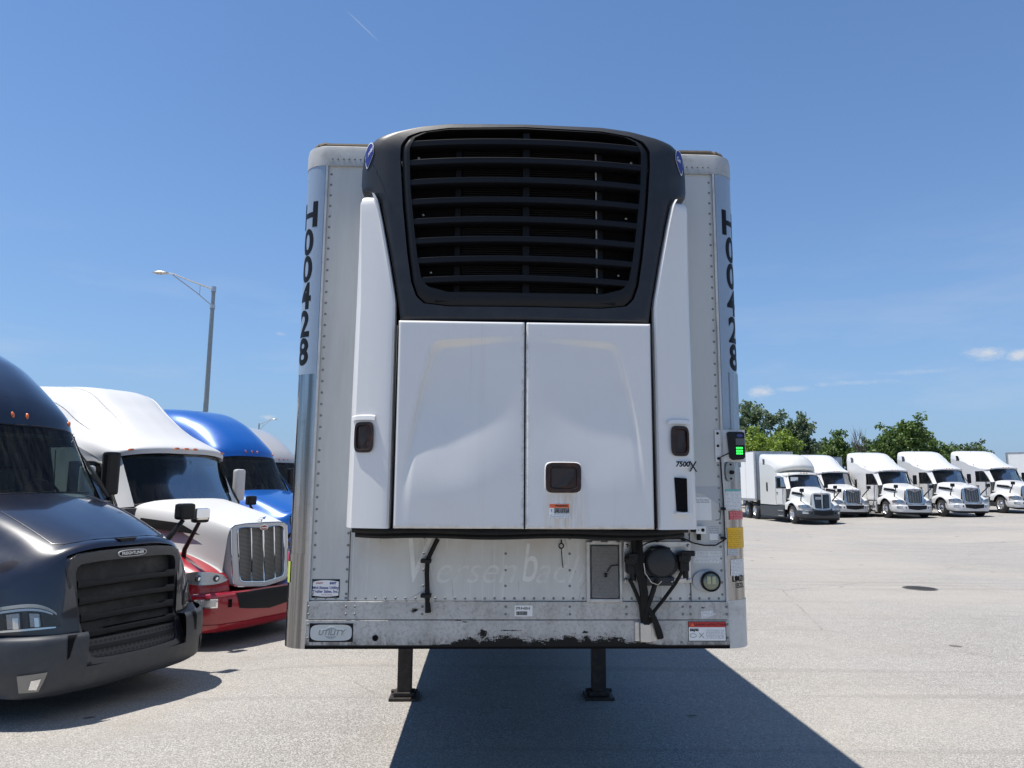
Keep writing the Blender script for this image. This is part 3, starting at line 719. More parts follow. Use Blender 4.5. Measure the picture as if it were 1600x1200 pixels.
outer1 = [(p[0] * 1.004, p[1] + .012, p[2] + (.004 if p[2] > 3.7 else 0)) for p in rows[-1]]
outer2 = [(p[0] * 1.006, -.16, p[2] + (.018 if p[2] > 3.85 else 0)) for p in rows[-1]]
outer3 = [(p[0] * 1.0, -.012, p[2] + (.02 if p[2] > 3.85 else 0)) for p in rows[-1]]
b = MB(); b.grid([inner_back] + rows + [outer1, outer2, outer3], True, False, True)
shroud = b.build('unit_shroud', 'shroud', TR, sharp=40)
shroud['label'] = 'charcoal plastic surround of the cooling unit'
# emblem ovals at the upper corners
for sx, word in ((-1, 'rrier'), (1, 'Carrier')):
    for rr, mm, off, nm in ((1.0, 'white', .003, 'logo_rim'), (.90, 'navy', .005, 'logo')):
        mb = MB(); G = []
        for r in np.linspace(.001, 1, 6):
            row = []
            for k in range(28):
                a = 2 * pi * k / 28; ex, ez = .046 * rr * r * cos(a), .074 * rr * r * sin(a)
                # pointed lower end
                if ez < 0: ex *= (1 + ez / .074 * .55)
                x = sx * (.846) + ex * .55 + sx * -ez * .12; z = 3.845 + ez
                xx = min(abs(x), .866); row.append((sx * xx if True else x, yf(xx, z) - off + max(0, abs(x) - .866) * 1.6, z))
            G.append(row)
        mb.grid(G, True, False, True); mb.build(nm, mm, shroud)
    lettering('Carrier', .036, (sx * .846, yf(.846, 3.85) - .010, 3.85), 'white', shroud, yaw=sx * 1.0, tilt=.35 * (1 if sx < 0 else .2), shear=.3, bold=.0006)

# grille insert
gr_out = [(x * .985, 3.5 + (z - 3.5) * .985) for x, z in INN]
go_ = [polar(fullpoly(gr_out), CC, a) for a in angs]
GI = meas([(702, 199), (665, 205), (648, 214), (640, 232), (641, 290), (647, 355), (652, 400), (658, 434), (668, 448), (700, 457)], -.44, 197, 459)
gi_ = [polar(fullpoly(GI), CC, a) for a in angs]
rows = []
for k in range(4):
    f = k / 3; rows.append([((1 - f) * i[0] + f * o[0], yf((1 - f) * i[0] + f * o[0], (1 - f) * i[1] + f * o[1]) + (.012 if k == 3 else 0.002), (1 - f) * i[1] + f * o[1]) for i, o in zip(gi_, go_)])
b = MB(); b.grid([[(p[0], p[1] + .10, p[2]) for p in rows[0]]] + rows + [[(p[0], p[1] + .04, p[2]) for p in rows[-1]]], True, False, True)
grille = b.build('louvre_grille', 'plastic', TR, sharp=40); grille['label'] = 'large black louvred grille of the cooling unit'
b = MB(); b.add([(x, -.325, z) for x, z in fullpoly(gr_out)], [tuple(range(len(fullpoly(gr_out))))]); b.build('backing', 'black', grille)
GI_T, GI_B = GI[0][1], GI[-1][1]
def half_w(z):
    p = polar(fullpoly(GI), (0, z), 0.0); return p[0]
for k in range(9):
    py = 221 + k * 30.7
    z = tl(800, py + (0 if k else 1), -.45)[1] - .002; zz = z
    hw = half_w(max(min(zz, GI_T - .03), GI_B + .015)) + .012
    mb = MB(); n = 40; G = []
    cur = .020
    hh = .0185
    for (dy, dz) in ((.075, -hh * .85), (.006, -hh), (-.003, -hh * .8), (-.003, hh * .7), (.004, hh), (.075, hh * 1.25)):
        G.append([(x, yf(x, z) + .006 + dy, z + dz - cur * (x / .56) ** 2 + .008) for x in np.linspace(-hw, hw, n)])
    mb.grid(G); mb.grid([G[-1], G[0]])
    mb.build('louvre', 'louvre', grille)
b = MB()
for xc in (.005,): b.box(xc - .018, xc + .018, -.385, -.34, 3.09, 4.0)
for xc in (-.36, .41): b.box(xc - .018, xc + .012, -.365, -.34, 3.09, 3.97)
b.build('upright', 'louvre', grille)
b = MB(); b.box(.385, .392, -.366, -.360, 3.11, 3.93); b.build('bright_strip', 'greylabel', grille)
b = MB(); z = 3.11
while z < 3.93: b.box(-.34, .38, -.352, -.335, z, z + .0045); z += .0125
fo = b.build('condenser_fins', 'fins', grille); fo['kind'] = 'stuff'
b = MB()
for px, py in ((653, 241), (660, 331), (672, 422), (989, 249), (981, 337), (969, 427)):
    x, z = tl(px, py, -.42); b.lathe([(0, .008), (-.006, .007), (-.007, 0.001)], (x, -.372 if py > 210 else -.40, z), 'y', 10)
b.build('screw', 'alu', grille)

# side panels of the unit
for sx in (-1, 1):
    mb = MB(); G = []
    zs = list(np.linspace(1.872, 2.93, 24)) + list(np.linspace(2.97, 3.56, 14)) + [3.585, 3.602, 3.612, 3.616]
    for z in zs:
        def inner_x(z):
            if z <= OUT[-2][1]: return .668
            P = [(x, zz) for x, zz in reversed(OUT[11:-1])]
            for (a0, b0), (a1, b1) in zip(P, P[1:]):
                if z <= b1: return max(.668, a0 + (a1 - a0) * (z - b0) / (b1 - b0) + .006)
            return P[-1][0]
        kz = max(0, (z - 3.56) / .056); xi = inner_x(z) + .004; xo = .912 - .016 * (z - 1.87) / 1.8
        xo -= .02 * kz ** 3
        f = [0, .05, .12, .35, .62, .80, .90, .96, 1.0]
        tp = .03 * kz ** 3
        row = [(xi, -.40), (xi + .004, -.438), (xi + .014, -.446)]
        for q in f[1:]:
            x = xi + .014 + (xo - xi - .014) * q; u = (x - .668) / (.912 - .668)
            y = -.446 + .065 * max(0, u - .12) ** 1.25 + (.10 * max(0, (q - .80) / .20) ** 2.2)
            row.append((x, y + tp))
        row += [(xo + .003, -.22), (xo + .003, -.02)]
        G.append([(sx * x, y, z) for x, y in row])
    mb.grid(G)
    mb.add([G[0][k] for k in range(len(G[0]))], [tuple(range(len(G[0])))]); mb.add(G[-1], [tuple(range(len(G[-1])))])
    sp_ = mb.build('side_panel', 'fiber', TR, sharp=32)
    sp_['label'] = 'sunlit white side panel on the left of the cooling unit' if sx < 0 else 'shaded white side panel with 7500 X marking'
    # recess for the latch: raised scooped frame with rusty latch
    if sx < 0: cx, cz = tl(568, 683, -.43)
    else: cx, cz = tl(1063, 689, -.43)
    def py_(x):
        x = abs(x); u = (x - .668) / (.244); q = (x - .682) / (.912 - .682)
        return -.446 + .065 * max(0, u - .12) ** 1.25 + .10 * max(0, (q - .80) / .20) ** 2.2
    mb = MB(); G = []
    hw, hh = .052, .078
    for dz, dx, dy in ((1, 1, -.004), (.96, .97, -.012), (.80, .76, -.012), (.76, .70, -.0025)):
        ring = []
        for k in range(32):
            a = 2 * pi * k / 32; e = 4.5
            ux = np.sign(cos(a)) * abs(cos(a)) ** (2 / e) * hw * dx; uz = np.sign(sin(a)) * abs(sin(a)) ** (2 / e) * hh * dz
            ring.append((cx + ux, py_(cx) + (abs(cx + ux) - abs(cx)) * .35 + dy, cz + uz))
        G.append(ring)
    mb.grid(G, True, False, True); mb.add(G[-1], [tuple(range(32))])
    lt = mb.build('latch', 'rust', sp_)
    mb = MB(); s_ = -1 if sx < 0 else 1
    y0_ = py_(cx) - .002
    mb.add([(cx - .026, y0_ - .004, cz + .05), (cx + .022, y0_ - .004, cz + .05), (cx + .020, y0_ - .006, cz + .0), (cx + .006, y0_ - .007, cz - .035), (cx - .010, y0_ - .007, cz - .045), (cx - .024, y0_ - .004, cz - .02)], [tuple(range(6))])
    mb.build('paddle', mat('latch_paddle', (.032, .022, .020), .4, .2), lt)
    # moulded brow above the latch
    mb = MB(); G = []
    for k, (dz, w_) in enumerate(((.115, 1.0), (.108, 1.0), (.088, .96))):
        G.append([(cx + t_ * .075, py_(min(.905, abs(cx + t_ * .075))) - (.001, .014, .016)[k], cz + dz - .012 * abs(t_) ** 4) for t_ in np.linspace(-.9 if sx < 0 else -.9, .75, 10)])
    mb.grid(G); mb.build('brow', 'fiber', sp_)
    if sx > 0:
        x0, z0 = tl(1054, 746, -.44); x1, z1 = tl(1075, 800, -.44)
        mb = MB(); ww = [x0, x1]
        mb.prism([(x0, z0), (x1, z0 - .004), (x1, z1), (x0 + .008, z1 + .004)], 'y', py_(x0) - .004, py_(x1) + .01)
        oo = mb.build('switch_opening', 'black', sp_)
        mb = MB(); yy = py_(x1) - .012
        mb.box(x0 + .046, x0 + .052, yy, yy + .006, z1 + .03, z0 - .02); mb.build('lever', 'alu', oo)
        mb = MB(); mb.box(x0 + .034, x0 + .054, yy - .003, yy + .008, z1 + .012, z1 + .035, .003); mb.build('red_grip', 'red', oo)
        mb = MB(); mb.prism([(x0 - .004, z1 - .002), (x1 + .012, z1 - .002), (x1 + .008, z1 - .016), (x0 + .006, z1 - .014)], 'y', py_(x0) - .020, py_(x1)); mb.build('sill', 'fiber', oo)
        x, z = tl(1067, 725.5, -.43)
        mb = MB(); mb.box(x - .035, x + .03, py_(x) - .010, py_(x) + .004, z - .016, z + .016); mb.build('number_plate', 'white', sp_)
        lettering('7500', .036, (x - .002, py_(x) - .0115, z), 'ink', sp_, bold=.0015, shear=.15)
        x, z = tl(1079, 730, -.37)
        lettering('X', .075, (x + .001, py_(x) - .008, z), 'ink', sp_, yaw=.5, bold=.001)

# doors
def door(sx):
    """panel from x .003 to .648; mirrored for the left"""
    x0, x1, z0, z1 = .004, .652, 1.874, 2.926
    xs_ = np.linspace(x0, x1, 96); zs_ = np.linspace(z0, z1, 150)
    def depth(x, z):
        xe = .612 - .125 * (max(0, (z - 2.06)) / .74) ** 1.5
        ze = 2.825 + .035 * ((.46 - x) / .45)
        s1, s2 = xe - x, ze - z
        k = .045; h = max(k - abs(s1 - s2), 0) / k; s = min(s1, s2) - h * h * k / 4
        e = sstep(0, .020 + .020 * sstep(2.5, 2.8, z), s)
        fall = sstep(2.0, 2.52, z) * (.10 + .90 * sstep(.02, .42, x))
        bul = 0.028 * sstep(2.62, 2.18, z) if False else 0
        dd = .030 * e * fall
        # lower dish swells back out
        r = sqrt(((x - .38) / .42) ** 2 + ((z - 2.20) / .42) ** 2)
        dd -= .013 * (1 - sstep(.2, 1.05, r)) * sstep(0, .05, s)
        return dd * (1.0 if sx < 0 else .5)
    G = []
    for z in zs_:
        row = []
        for x in xs_:
            ed = min(x - x0, x1 - x, z - z0, z1 - z); rr = .010
            lip = rr * (1 - sqrt(max(0, 1 - (1 - min(ed, rr) / rr) ** 2)))
            row.append((sx * x, -.462 + depth(x, z) + lip, z))
        G.append(row)
    mb = MB(); mb.grid(G)
    for edge in ([r[0] for r in G], [r[-1] for r in G], G[0], G[-1]): mb.grid([edge, [(p[0], -.40, p[2]) for p in edge]])
    o = mb.build('unit_door', 'door', TR, sharp=60)
    return o
dl, dr = door(-1), door(1)
dl['label'] = 'plain left door of the cooling unit'; dr['label'] = 'right door with rusty latch and warning label'
b = MB(); b.box(-.668, .668, -.40, -.39, 1.88, 2.93); b.box(-.85, .85, -.34, -.02, 1.87, 3.6); b.build('unit_core', 'black', TR)
b = MB(); b.tube([(.656, -.452, 2.90), (.657, -.458, 2.5), (.661, -.458, 2.1), (.664, -.455, 1.88)], .004, 6); b.tube([(-.659, -.452, 2.90), (-.660, -.455, 2.1), (-.664, -.455, 1.88)], .0035, 6); b.build('door_seal', 'rubber', TR)
cx, cz = tl(880, 746.5, -.46)
mb = MB(); G = []
hw, hh = .089, .075
for dz, dx, dy in ((1.14, 1.14, .012), (1.0, 1.0, -.008), (.97, .97, -.014), (.74, .76, -.014), (.70, .73, -.0075)):
    ring = []
    for k in range(40):
        a = 2 * pi * k / 40; e = 6
        ring.append((cx + np.sign(cos(a)) * abs(cos(a)) ** (2 / e) * hw * dx, -.466 + dy, cz + np.sign(sin(a)) * abs(sin(a)) ** (2 / e) * hh * dz))
    G.append(ring)
mb.grid(G[1:], True, False, True); mb.add(G[-1], [tuple(range(40))]); lt = mb.build('latch', 'rust', dr)
mb = MB(); mb.add([(cx - .058, -.476, cz + .045), (cx + .058, -.476, cz + .045), (cx + .050, -.477, cz + .01), (cx + .015, -.480, cz - .035), (cx - .030, -.480, cz - .048), (cx - .058, -.477, cz - .048)], [tuple(range(6))]); mb.build('paddle', bpy.data.materials['latch_paddle'], lt)
mb = MB(); mb.grid([[(p[0], p[1] + .001, p[2]) for p in G[0]], [(cx + (p[0] - cx) * 1.02 , -.470, cz + (p[2] - cz) * 1.02) for p in G[1]]], True, False, True); mb.build('latch_surround', 'door', dr)
def sticker(px0, py0, px1, py1, m, yl, parent=None, name='sticker', th=.0012):
    x0, z1 = tl(px0, py0, yl); x1, z0 = tl(px1, py1, yl); mb = MB(); mb.box(x0, x1, yl - th, yl + .0002, z0, z1)
    return mb.build(name, m, parent or TR), (x0, x1, z0, z1)
dy = -.4680
dyl = dy
o, q = sticker(858, 787, 890, 811, 'white', dy, dr, 'warning_label', .004)
sticker(858.5, 787.5, 889.5, 793.5, 'orange', dy - .0045, dr, 'warning_label')
sticker(866, 794, 889.5, 802, 'print_k', dy - .0045, dr, 'warning_label')
sticker(859, 803, 889.5, 810.5, 'print_w', dy - .0045, dr, 'warning_label')
x, z = tl(876, 790.5, dy - .005); lettering('WARNING', .013, (x + .004, dy - .0065, z), 'ink', dr, bold=.0004)
x, z = tl(862, 798, dy - .005); lettering('!', .02, (x, dy - .0065, z), 'ink', dr, bold=.0006)
# black bumper strip below the unit
b = MB(); xs_ = np.linspace(-.885, .865, 50)
for z0, z1, y0 in ((1.846, 1.870, -.43), (1.820, 1.844, -.40)):
    G = []
    for (dy_, z) in ((0, z1), (-.006, (z0 + z1) / 2), (0, z0)): G.append([(x * (1 if z0 > 1.83 else .985), y0 + dy_ + .14 * max(0, abs(x) / .88 - .8) / .2 * (abs(x) / .88), z + .004 * sin(x * 9)) for x in xs_])
    b.grid(G); b.grid([G[0], [(p[0], -.01, p[2]) for p in G[0]]]); b.grid([G[-1], [(p[0], -.01, p[2]) for p in G[-1]]]) 
b.build('unit_base_trim', 'rubber', TR)

# ---- under the unit: drain hose, eye bolt, document holder, gladhands, cables
def T(px, py, y): x, z = tl(px, py, y); return (x, y, z)
hose = MB(); hose.tube([T(684, 842, -.03), T(676, 858, -.03), T(668, 875, -.03), T(667, 895, -.03), T(668, 940, -.03), T(669, 957, -.03)], [.013, .013, .013, .013, .013, .017], 12)
ho = hose.build('drain_hose', 'rubber', TR)
for px, py in ((664, 876), (664, 930)):
    mb = MB(); x, z = tl(px, py, -.02); mb.box(x - .022, x + .036, -.048, -.006, z - .011, z + .011, .005); mb.lathe([(-.052, .001), (-.052, .009), (-.03, .010)], (x - .014, 0, z), 'y', 12); mb.build('hose_clamp', 'plastic', ho)
mb = MB(); x, z = tl(877, 853, -.02)
mb.tube([(x, -.02, z + .035), (x, -.02, z + .012)], .004, 6); mb.tube([(x + .013 * cos(a), -.02, z + .013 * sin(a)) for a in np.linspace(0, 2 * pi, 20)], .0035, 6, False); mb.tube([(x, -.02, z - .012), (x + .004, -.012, z - .06), (x + .010, -.010, z - .12)], .0025, 6)
mb.build('wire_loop', 'ink', TR)
x0, z1 = tl(916, 846, -.02); x1, z0 = tl(972, 940, -.02)
mb = MB(); mb.box(x0, x0 + .018, -.034, .0, z0, z1, .004); mb.box(x1 - .014, x1, -.034, .0, z0, z1, .004); mb.box(x0 + .018, x1 - .014, -.034, 0, z1 - .016, z1, .004); mb.box(x0 + .018, x1 - .014, -.034, 0, z0, z0 + .016, .004)
mb.box(x0 + .03, x0 + .08, -.040, -.03, z1 - .006, z1 + .006, .002); mb.box(x1 - .08, x1 - .03, -.040, -.03, z1 - .006, z1 + .006, .002)
hol = mb.build('permit_holder', 'trimgrey', TR); hol['label'] = 'grey framed document holder with a dimpled lid'
mt, t, bb = newmat('dimpled_pad'); bb.inputs['Base Color'].default_value = (.42, .42, .41, 1); bb.inputs['Roughness'].default_value = .5
wv = N(t, 'ShaderNodeTexWave', wave_type='BANDS', bands_direction='Z'); wv.inputs['Scale'].default_value = 17; wv.inputs['Distortion'].default_value = 9; wv.inputs['Detail'].default_value = 1; wv.inputs['Detail Scale'].default_value = 12
t.links.new(ocoord(t), wv.inputs['Vector']); bp = N(t, 'ShaderNodeBump'); bp.inputs['Strength'].default_value = 1.0; bp.inputs['Distance'].default_value = .012; t.links.new(wv.outputs['Fac'], bp.inputs['Height']); t.links.new(bp.outputs[0], bb.inputs['Normal'])
t.links.new(mixcol(t, M_(t, 'MULTIPLY', wv.outputs['Fac'], .38), mixcol(t, M_(t, 'MULTIPLY', ramp(t, noise(t, ocoord(t), 22, 7, .8), .5, .75), .6), (.47, .47, .46), (.17, .16, .15)), (.24, .235, .23)), bb.inputs['Base Color'])  # shading of the ripples is also painted into the lid colour
mb = MB(); mb.box(x0 + .026, x1 - .021, -.040, -.010, z0 + .022, z1 - .022, .006); mb.build('lid', mt, hol)
mb = MB(); mb.tube([T(966, 883, -.045), T(955, 884, -.045), T(949, 893, -.045)], .003, 6); x, z = tl(947, 899, -.045); mb.box(x - .008, x + .006, -.048, -.040, z - .01, z + .012, .002); mb.build('zip_tie', 'ink', hol)
# plate
x0, z1 = tl(974, 846, -.01); x1, z0 = tl(1080, 910, -.01)
mb = MB(); mb.box(x0, x1, -.012, -.0002, z0, z1, .002); mb.box(x0, x1, -.020, -.012, z0, z0 + .022, .002); mb.box(x0, x1, -.020, -.012, z1 - .03, z1, .002)
plate = mb.build('connector_plate', 'alu', TR)
mb = MB()
for px, py in ((980, 852), (1075, 852), (978, 906), (1075, 906)): x, z = tl(px, py, -.02); mb.lathe([(-.028, .001), (-.027, .008), (-.02, .010)], (x, 0, z), 'y', 6)
mb.build('bolt', 'steel', plate)
# round seven-way socket
x, z = tl(1031, 880, -.05)
mb = MB()
oct_ = [(x + .105 * cos(a) * (1 if i % 2 else 1), z + .098 * sin(a)) for i, a in enumerate(np.linspace(pi / 8, 2 * pi + pi / 8, 8, endpoint=False))]
mb.prism(oct_, 'y', -.055, -.012); mb.lathe([(-.055, .088), (-.075, .086), (-.09, .074), (-.096, .05), (-.098, .001)], (x, 0, z + .01), 'y', 32); mb.box(x - .055, x + .055, -.085, -.05, z + .06, z + .088, .008)
mb.box(x - .085, x + .075, -.070, -.02, z - .120, z - .07, .01)
sock = mb.build('electrical_socket', 'shroud', plate, bev=.003)
mb = MB()
for dx, dz in ((-.087, .01), (.087, .01), (-.06, -.095), (.06, -.095)): mb.lathe([(-.06, .0065), (-.064, .005), (-.065, .0005)], (x + dx, -.012 if dz < 0 else -.0, z + dz), 'y', 10)
mb.build('screw', 'steel', sock)
for px, py in ((986, 878), (1068, 874)):
    mb = MB(); x, z = tl(px, py, -.06)
    mb.lathe([(-.10, .001), (-.10, .022), (-.09, .034), (-.06, .038), (-.04, .030), (-.012, .028)], (x, 0, z + .012), 'y', 20)
    mb.box(x - .026, x + .026, -.085, -.03, z - .062, z + .005, .008); mb.box(x - .02, x + .055 if px > 1000 else x + .03, -.10, -.075, z + .02, z + .05, .006)
    mb.lathe([(0, .016), (-.05, .016)], (x + .01, -.06, z - .05), 'z', 12)
    mb.build('air_coupling', 'plastic', plate)
# hoses and cables
cb = MB()
cb.tube([T(984, 905, -.07), T(992, 922, -.06), T(1001, 945, -.045), T(1004, 972, -.03)], .011, 8)
cb.tube([T(1026, 905, -.07), T(1020, 925, -.07), T(1012, 948, -.06), T(1006, 972, -.04)], .014, 8)
cb.tube([T(1066, 893, -.07), T(1055, 912, -.06), T(1036, 938, -.06), T(1022, 955, -.05), T(1016, 972, -.03)], .010, 8)
cb.build('air_line', 'rubber', TR)
cb = MB()
for k, (a0, a1, a2, a3) in enumerate(((995, 998, 1003, 1007), (1000, 1003, 1009, 1010), (990, 996, 1007, 1013))):
    cb.tube([T(a0, 843, -.05 - .01 * k), T(a0 + 1, 862, -.075), T(a1, 895, -.085), T(a2, 925, -.07), T(a2 + 1, 950, -.05), T(a3, 975, -.03)], .014, 8)
cb.tube([T(1013, 950, -.06), T(1022, 966, -.055), T(1029, 985, -.045), T(1032, 997, -.04)], [.012, .015, .018, .019], 8)
cb.build('cable_bundle', 'rubber', TR)
cb = MB(); cb.tube([T(998, 856, -.06), T(1012, 848, -.06), T(1040, 842, -.05), T(1068, 841, -.04), T(1082, 848, -.03), T(1100, 852, -.02), T(1118, 852, -.02), T(1130, 845, -.02), T(1135, 841, -.02)], .0042, 6); cb.build('sensor_wire', 'ink', TR)
cb = MB(); cb.tube([T(1006, 880, -.10), T(1008, 895, -.10), T(1018, 910, -.10), T(1028, 914, -.10), T(1034, 908, -.10)], .003, 6); cb.build('tether', 'alu', TR)
mb = MB()
for px, py in ((1026, 845), (1068, 843), (1130, 841), (1131, 795)): x, z = tl(px, py, -.03); mb.box(x - .008, x + .008, -.045, -.003, z - .008, z + .008, .003)
mb.build('wire_clip', 'ink', TR)
x0, z1 = tl(992, 972, -.02); x1, z0 = tl(1026, 1002, -.02)
mb = MB(); mb.box(x0, x0 + .025, -.020, -.012, z0, z1, .002); mb.box(x1 - .03, x1, -.020, -.012, z0, z1, .002); mb.box(x0 + .026, x1 - .031, -.042, -.012, z0 - .002, z1, .008); mb.build('cable_guide', 'alu', TR)
# round marker lamp
x, z = tl(1108, 908, -.01)
mb = MB(); G = []
for rx, rz, y in ((.082, .062, -.000), (.080, .060, -.010), (.056, .056, -.018)): G.append([(x - (.012 if rx > .06 else -.004) + rx * cos(a), y, z + rz * sin(a)) for a in np.linspace(0, 2 * pi, 40, endpoint=False)])
mb.grid(G, True, False, True); lb = mb.build('marker_lamp', 'greylabel', TR)
mb = MB(); mb.lathe([(-.010, .056), (-.034, .055), (-.038, .050), (-.034, .045)], (x + .004, 0, z), 'y', 36); mb.build('bezel', 'plastic', lb)
mb = MB(); mb.lathe([(-.032, .046), (-.042, .036), (-.047, .018), (-.048, .0008)], (x + .004, 0, z), 'y', 30); mb.build('lens', 'lamp', lb)
mb = MB(); mb.box(x - .022, x - .002, -.0490, -.040, z - .012, z + .03); mb.box(x + .006, x + .026, -.0490, -.040, z - .012, z + .03); mb.build('reflector', mat('lamp_reflector', (.35, .37, .25), .3, .4), lb)

# stickers and printed matter on the nose
o, q = sticker(488, 905, 530, 934, 'ink', .0035, None, 'dealer_sticker'); x0, x1, z0, z1 = q
mb = MB(); G = []
n = 14
top = [(x0 + (x1 - x0) * (.03 + .94 * k / n), z1 - .012 + .007 * sin(pi * k / n)) for k in range(n + 1)]; bot = [(x0 + (x1 - x0) * (.03 + .94 * k / n), z0 + .012 - .006 * sin(pi * k / n)) for k in range(n + 1)]
mb.grid([[(a, .0015, c) for a, c in top], [(a, .0015, c) for a, c in bot]], False); mb.build('sticker_face', 'white', o)
xc, zc = (x0 + x1) / 2, (z0 + z1) / 2
lettering('Mid-States Utility', .0205, (xc, .0008, zc + .004), 'navy', o, bold=.0006); lettering('Trailer Sales, Inc.', .0205, (xc, .0008, zc - .016), 'navy', o, bold=.0006)
lettering('EAST', .016, (xc + .038, .0008, zc + .028), 'navy', o, bold=.001, shear=.2); lettering('UTILITY', .011, (xc - .035, .0008, zc + .028), 'redink', o, bold=.0006)
lettering('TRAILER SERVICE', .008, (xc + .008, .0008, zc - .034), 'redink', o)
o, q = sticker(484, 974, 551, 1003, 'ink', -.0125, None, 'maker_badge', .002); x0, x1, z0, z1 = q; xc, zc = (x0 + x1) / 2, (z0 + z1) / 2
mb = MB(); hw, hh = (x1 - x0) / 2 * .95, (z1 - z0) / 2 * .86
rr = [(xc + np.sign(cos(a)) * abs(cos(a)) ** .36 * hw, zc + np.sign(sin(a)) * abs(sin(a)) ** .6 * hh) for a in np.linspace(0, 2 * pi, 48, endpoint=False)]
mb.prism(rr, 'y', -.0165, -.014); mb.build('badge_face', mat('badge_silver', (.50, .53, .53), .4, .2), o)
mb = MB()
gl_ = .034
for k in range(3): 
    r0 = gl_ * (1, .55, .15)[k]; mb.tube([(xc + r0 * cos(a), -.0172, zc + gl_ * .92 * sin(a)) for a in np.linspace(0, 2 * pi, 32)], .0018, 5, False)
for zz in (-.026, -.018, .020, .027): wv_ = sqrt(max(0, gl_ ** 2 - zz ** 2)); mb.tube([(xc - wv_, -.0172, zc + zz), (xc + wv_, -.0172, zc + zz)], .0016, 5)
mb.build('globe_emblem', 'greylabel', o)
mb = MB(); mb.prism([(xc - .074, zc - .016), (xc + .062, zc - .016), (xc + .074, zc + .018), (xc - .062, zc + .018)], 'y', -.0195, -.0168); mb.build('name_bar', bpy.data.materials['badge_silver'], o)
lettering('UTILITY', .040, (xc, -.0200, zc + .001), mat('badge_letter', (.22, .25, .25), .4), o, bold=.0012, shear=.25)
o, q = sticker(804, 946, 832, 963, 'white', -.0105, None, 'barcode_label'); x0, x1, z0, z1 = q; xc = (x0 + x1) / 2
lettering('379-9-430-0', .019, (xc - .004, -.0125, z1 - .016), 'ink', o, bold=.0004, widthscale=.85)
mb = MB(); xx = x0 + .01; r_ = random.Random(3)
while xx < x1 - .028: ww = r_.choice((.0012, .002, .0032)); mb.box(xx, xx + ww, -.0128, -.0119, z0 + .006, z0 + .026); xx += ww + r_.choice((.0012, .002))
mb.build('barcode', 'ink', o)
# worn-off lettering
x, z = tl(640, 885); lettering('V', .34, (x + .02, -.0006, z + .02), 'ghost', TR, name='worn_lettering', shear=.25, widthscale=.62, bold=.002)
faint = mat('faint_residue', (.67, .67, .645), .4, dirt=.9, dcol=(.47, .46, .44), dscale=12)
x, z = tl(740, 892); lettering('ersen', .215, (x, -.0006, z), faint, TR, name='worn_lettering', shear=.38, bold=-.001, widthscale=.95)
x, z = tl(873, 892); lettering('ach', .215, (x, -.0006, z), faint, TR, name='worn_lettering', shear=.38, bold=-.001, widthscale=.95)
x, z = tl(826, 885); lettering('b', .30, (x + .0, -.0010, z + .01), 'ghost', TR, name='worn_lettering', shear=.2, widthscale=.62, bold=.001)
# label sheet (its code left out), torn grey label behind
mb = MB(); P = [tl(*p) for p in ((1083, 760), (1126, 760), (1127, 786), (1121, 787), (1110, 780), (1098, 772), (1088, 770), (1084, 768))]
mb.prism(P, 'y', .0022, .0038); mb.build('torn_label', 'greylabel', TR)
o, q = sticker(1086, 777, 1112, 813, 'white', .0035, None, 'label')
x, z = tl(1098, 781); lettering('Scan this code for', .011, (x, .0015, z), 'ink', o); x, z = tl(1098, 784.5); lettering('trailer information', .011, (x, .0015, z), 'ink', o)
mb = MB(); mb.tube([T(1124, 786, .002), T(1126, 800, .002), T(1125, 812, .002), T(1118, 813, .002)], .0015, 5); mb.build('label_edge', 'ink', TR)
o, q = sticker(1107, 822, 1124, 857, 'print_g', .0035, None, 'instruction_label'); sticker(1108.5, 834, 1122.5, 844, 'white', .0022, o, 'label_field')
o, q = sticker(1083, 861, 1128, 880, 'print_w', .0035, None, 'data_plate')
o, q = sticker(1075, 971, 1135, 1002, 'ink', -.0125, None, 'cleaning_label', .0015)
mb = MB(); x0, x1, z0, z1 = q
o2, q2 = sticker(1076, 980, 1134, 1001, 'white', -.0142, o, 'label_field'); o3, _ = sticker(1076, 972, 1134, 979.6, 'red', -.0142, o, 'label_header')
x, z = tl(1108, 976, -.015); lettering('CLEANING INSTRUCTIONS', .0165, (x, -.0160, z), 'ink', o, bold=.0003, widthscale=.93); x, z = tl(1082, 976, -.015)
mb = MB(); mb.prism([(x - .011, z - .009), (x + .011, z - .009), (x, z + .011)], 'y', -.0162, -.0155); mb.build('warning_triangle', 'orange', o)
x, z = tl(1085, 983.5, -.015); lettering('sapa:', .026, (x, -.0160, z), 'ink', o, bold=.001)
sticker(1103, 984, 1132, 998, 'print_w', -.0156, o, 'label_text')
mb = MB(); x, z = tl(1083, 993, -.015); mb.tube([(x + .018 * cos(a), -.0160, z + .010 * sin(a)) for a in np.linspace(0, 2 * pi, 16)], .001, 4, False); x, z = tl(1096, 993, -.015); mb.tube([(x - .012, -.016, z + .014), (x, -.016, z), (x + .012, -.016, z + .014)], .0014, 4); mb.tube([(x - .012, -.016, z - .012), (x, -.016, z), (x + .014, -.016, z - .012)], .0014, 4); mb.build('pictogram', 'ink', o)
mb = MB(); P = [tl(*p) for p in ((1094, 955), (1112, 952.5), (1113, 957), (1120, 958), (1106, 964), (1095, 966))]; mb.prism(P, 'y', -.0118, -.0102); mb.build('torn_label', 'print_w', TR)

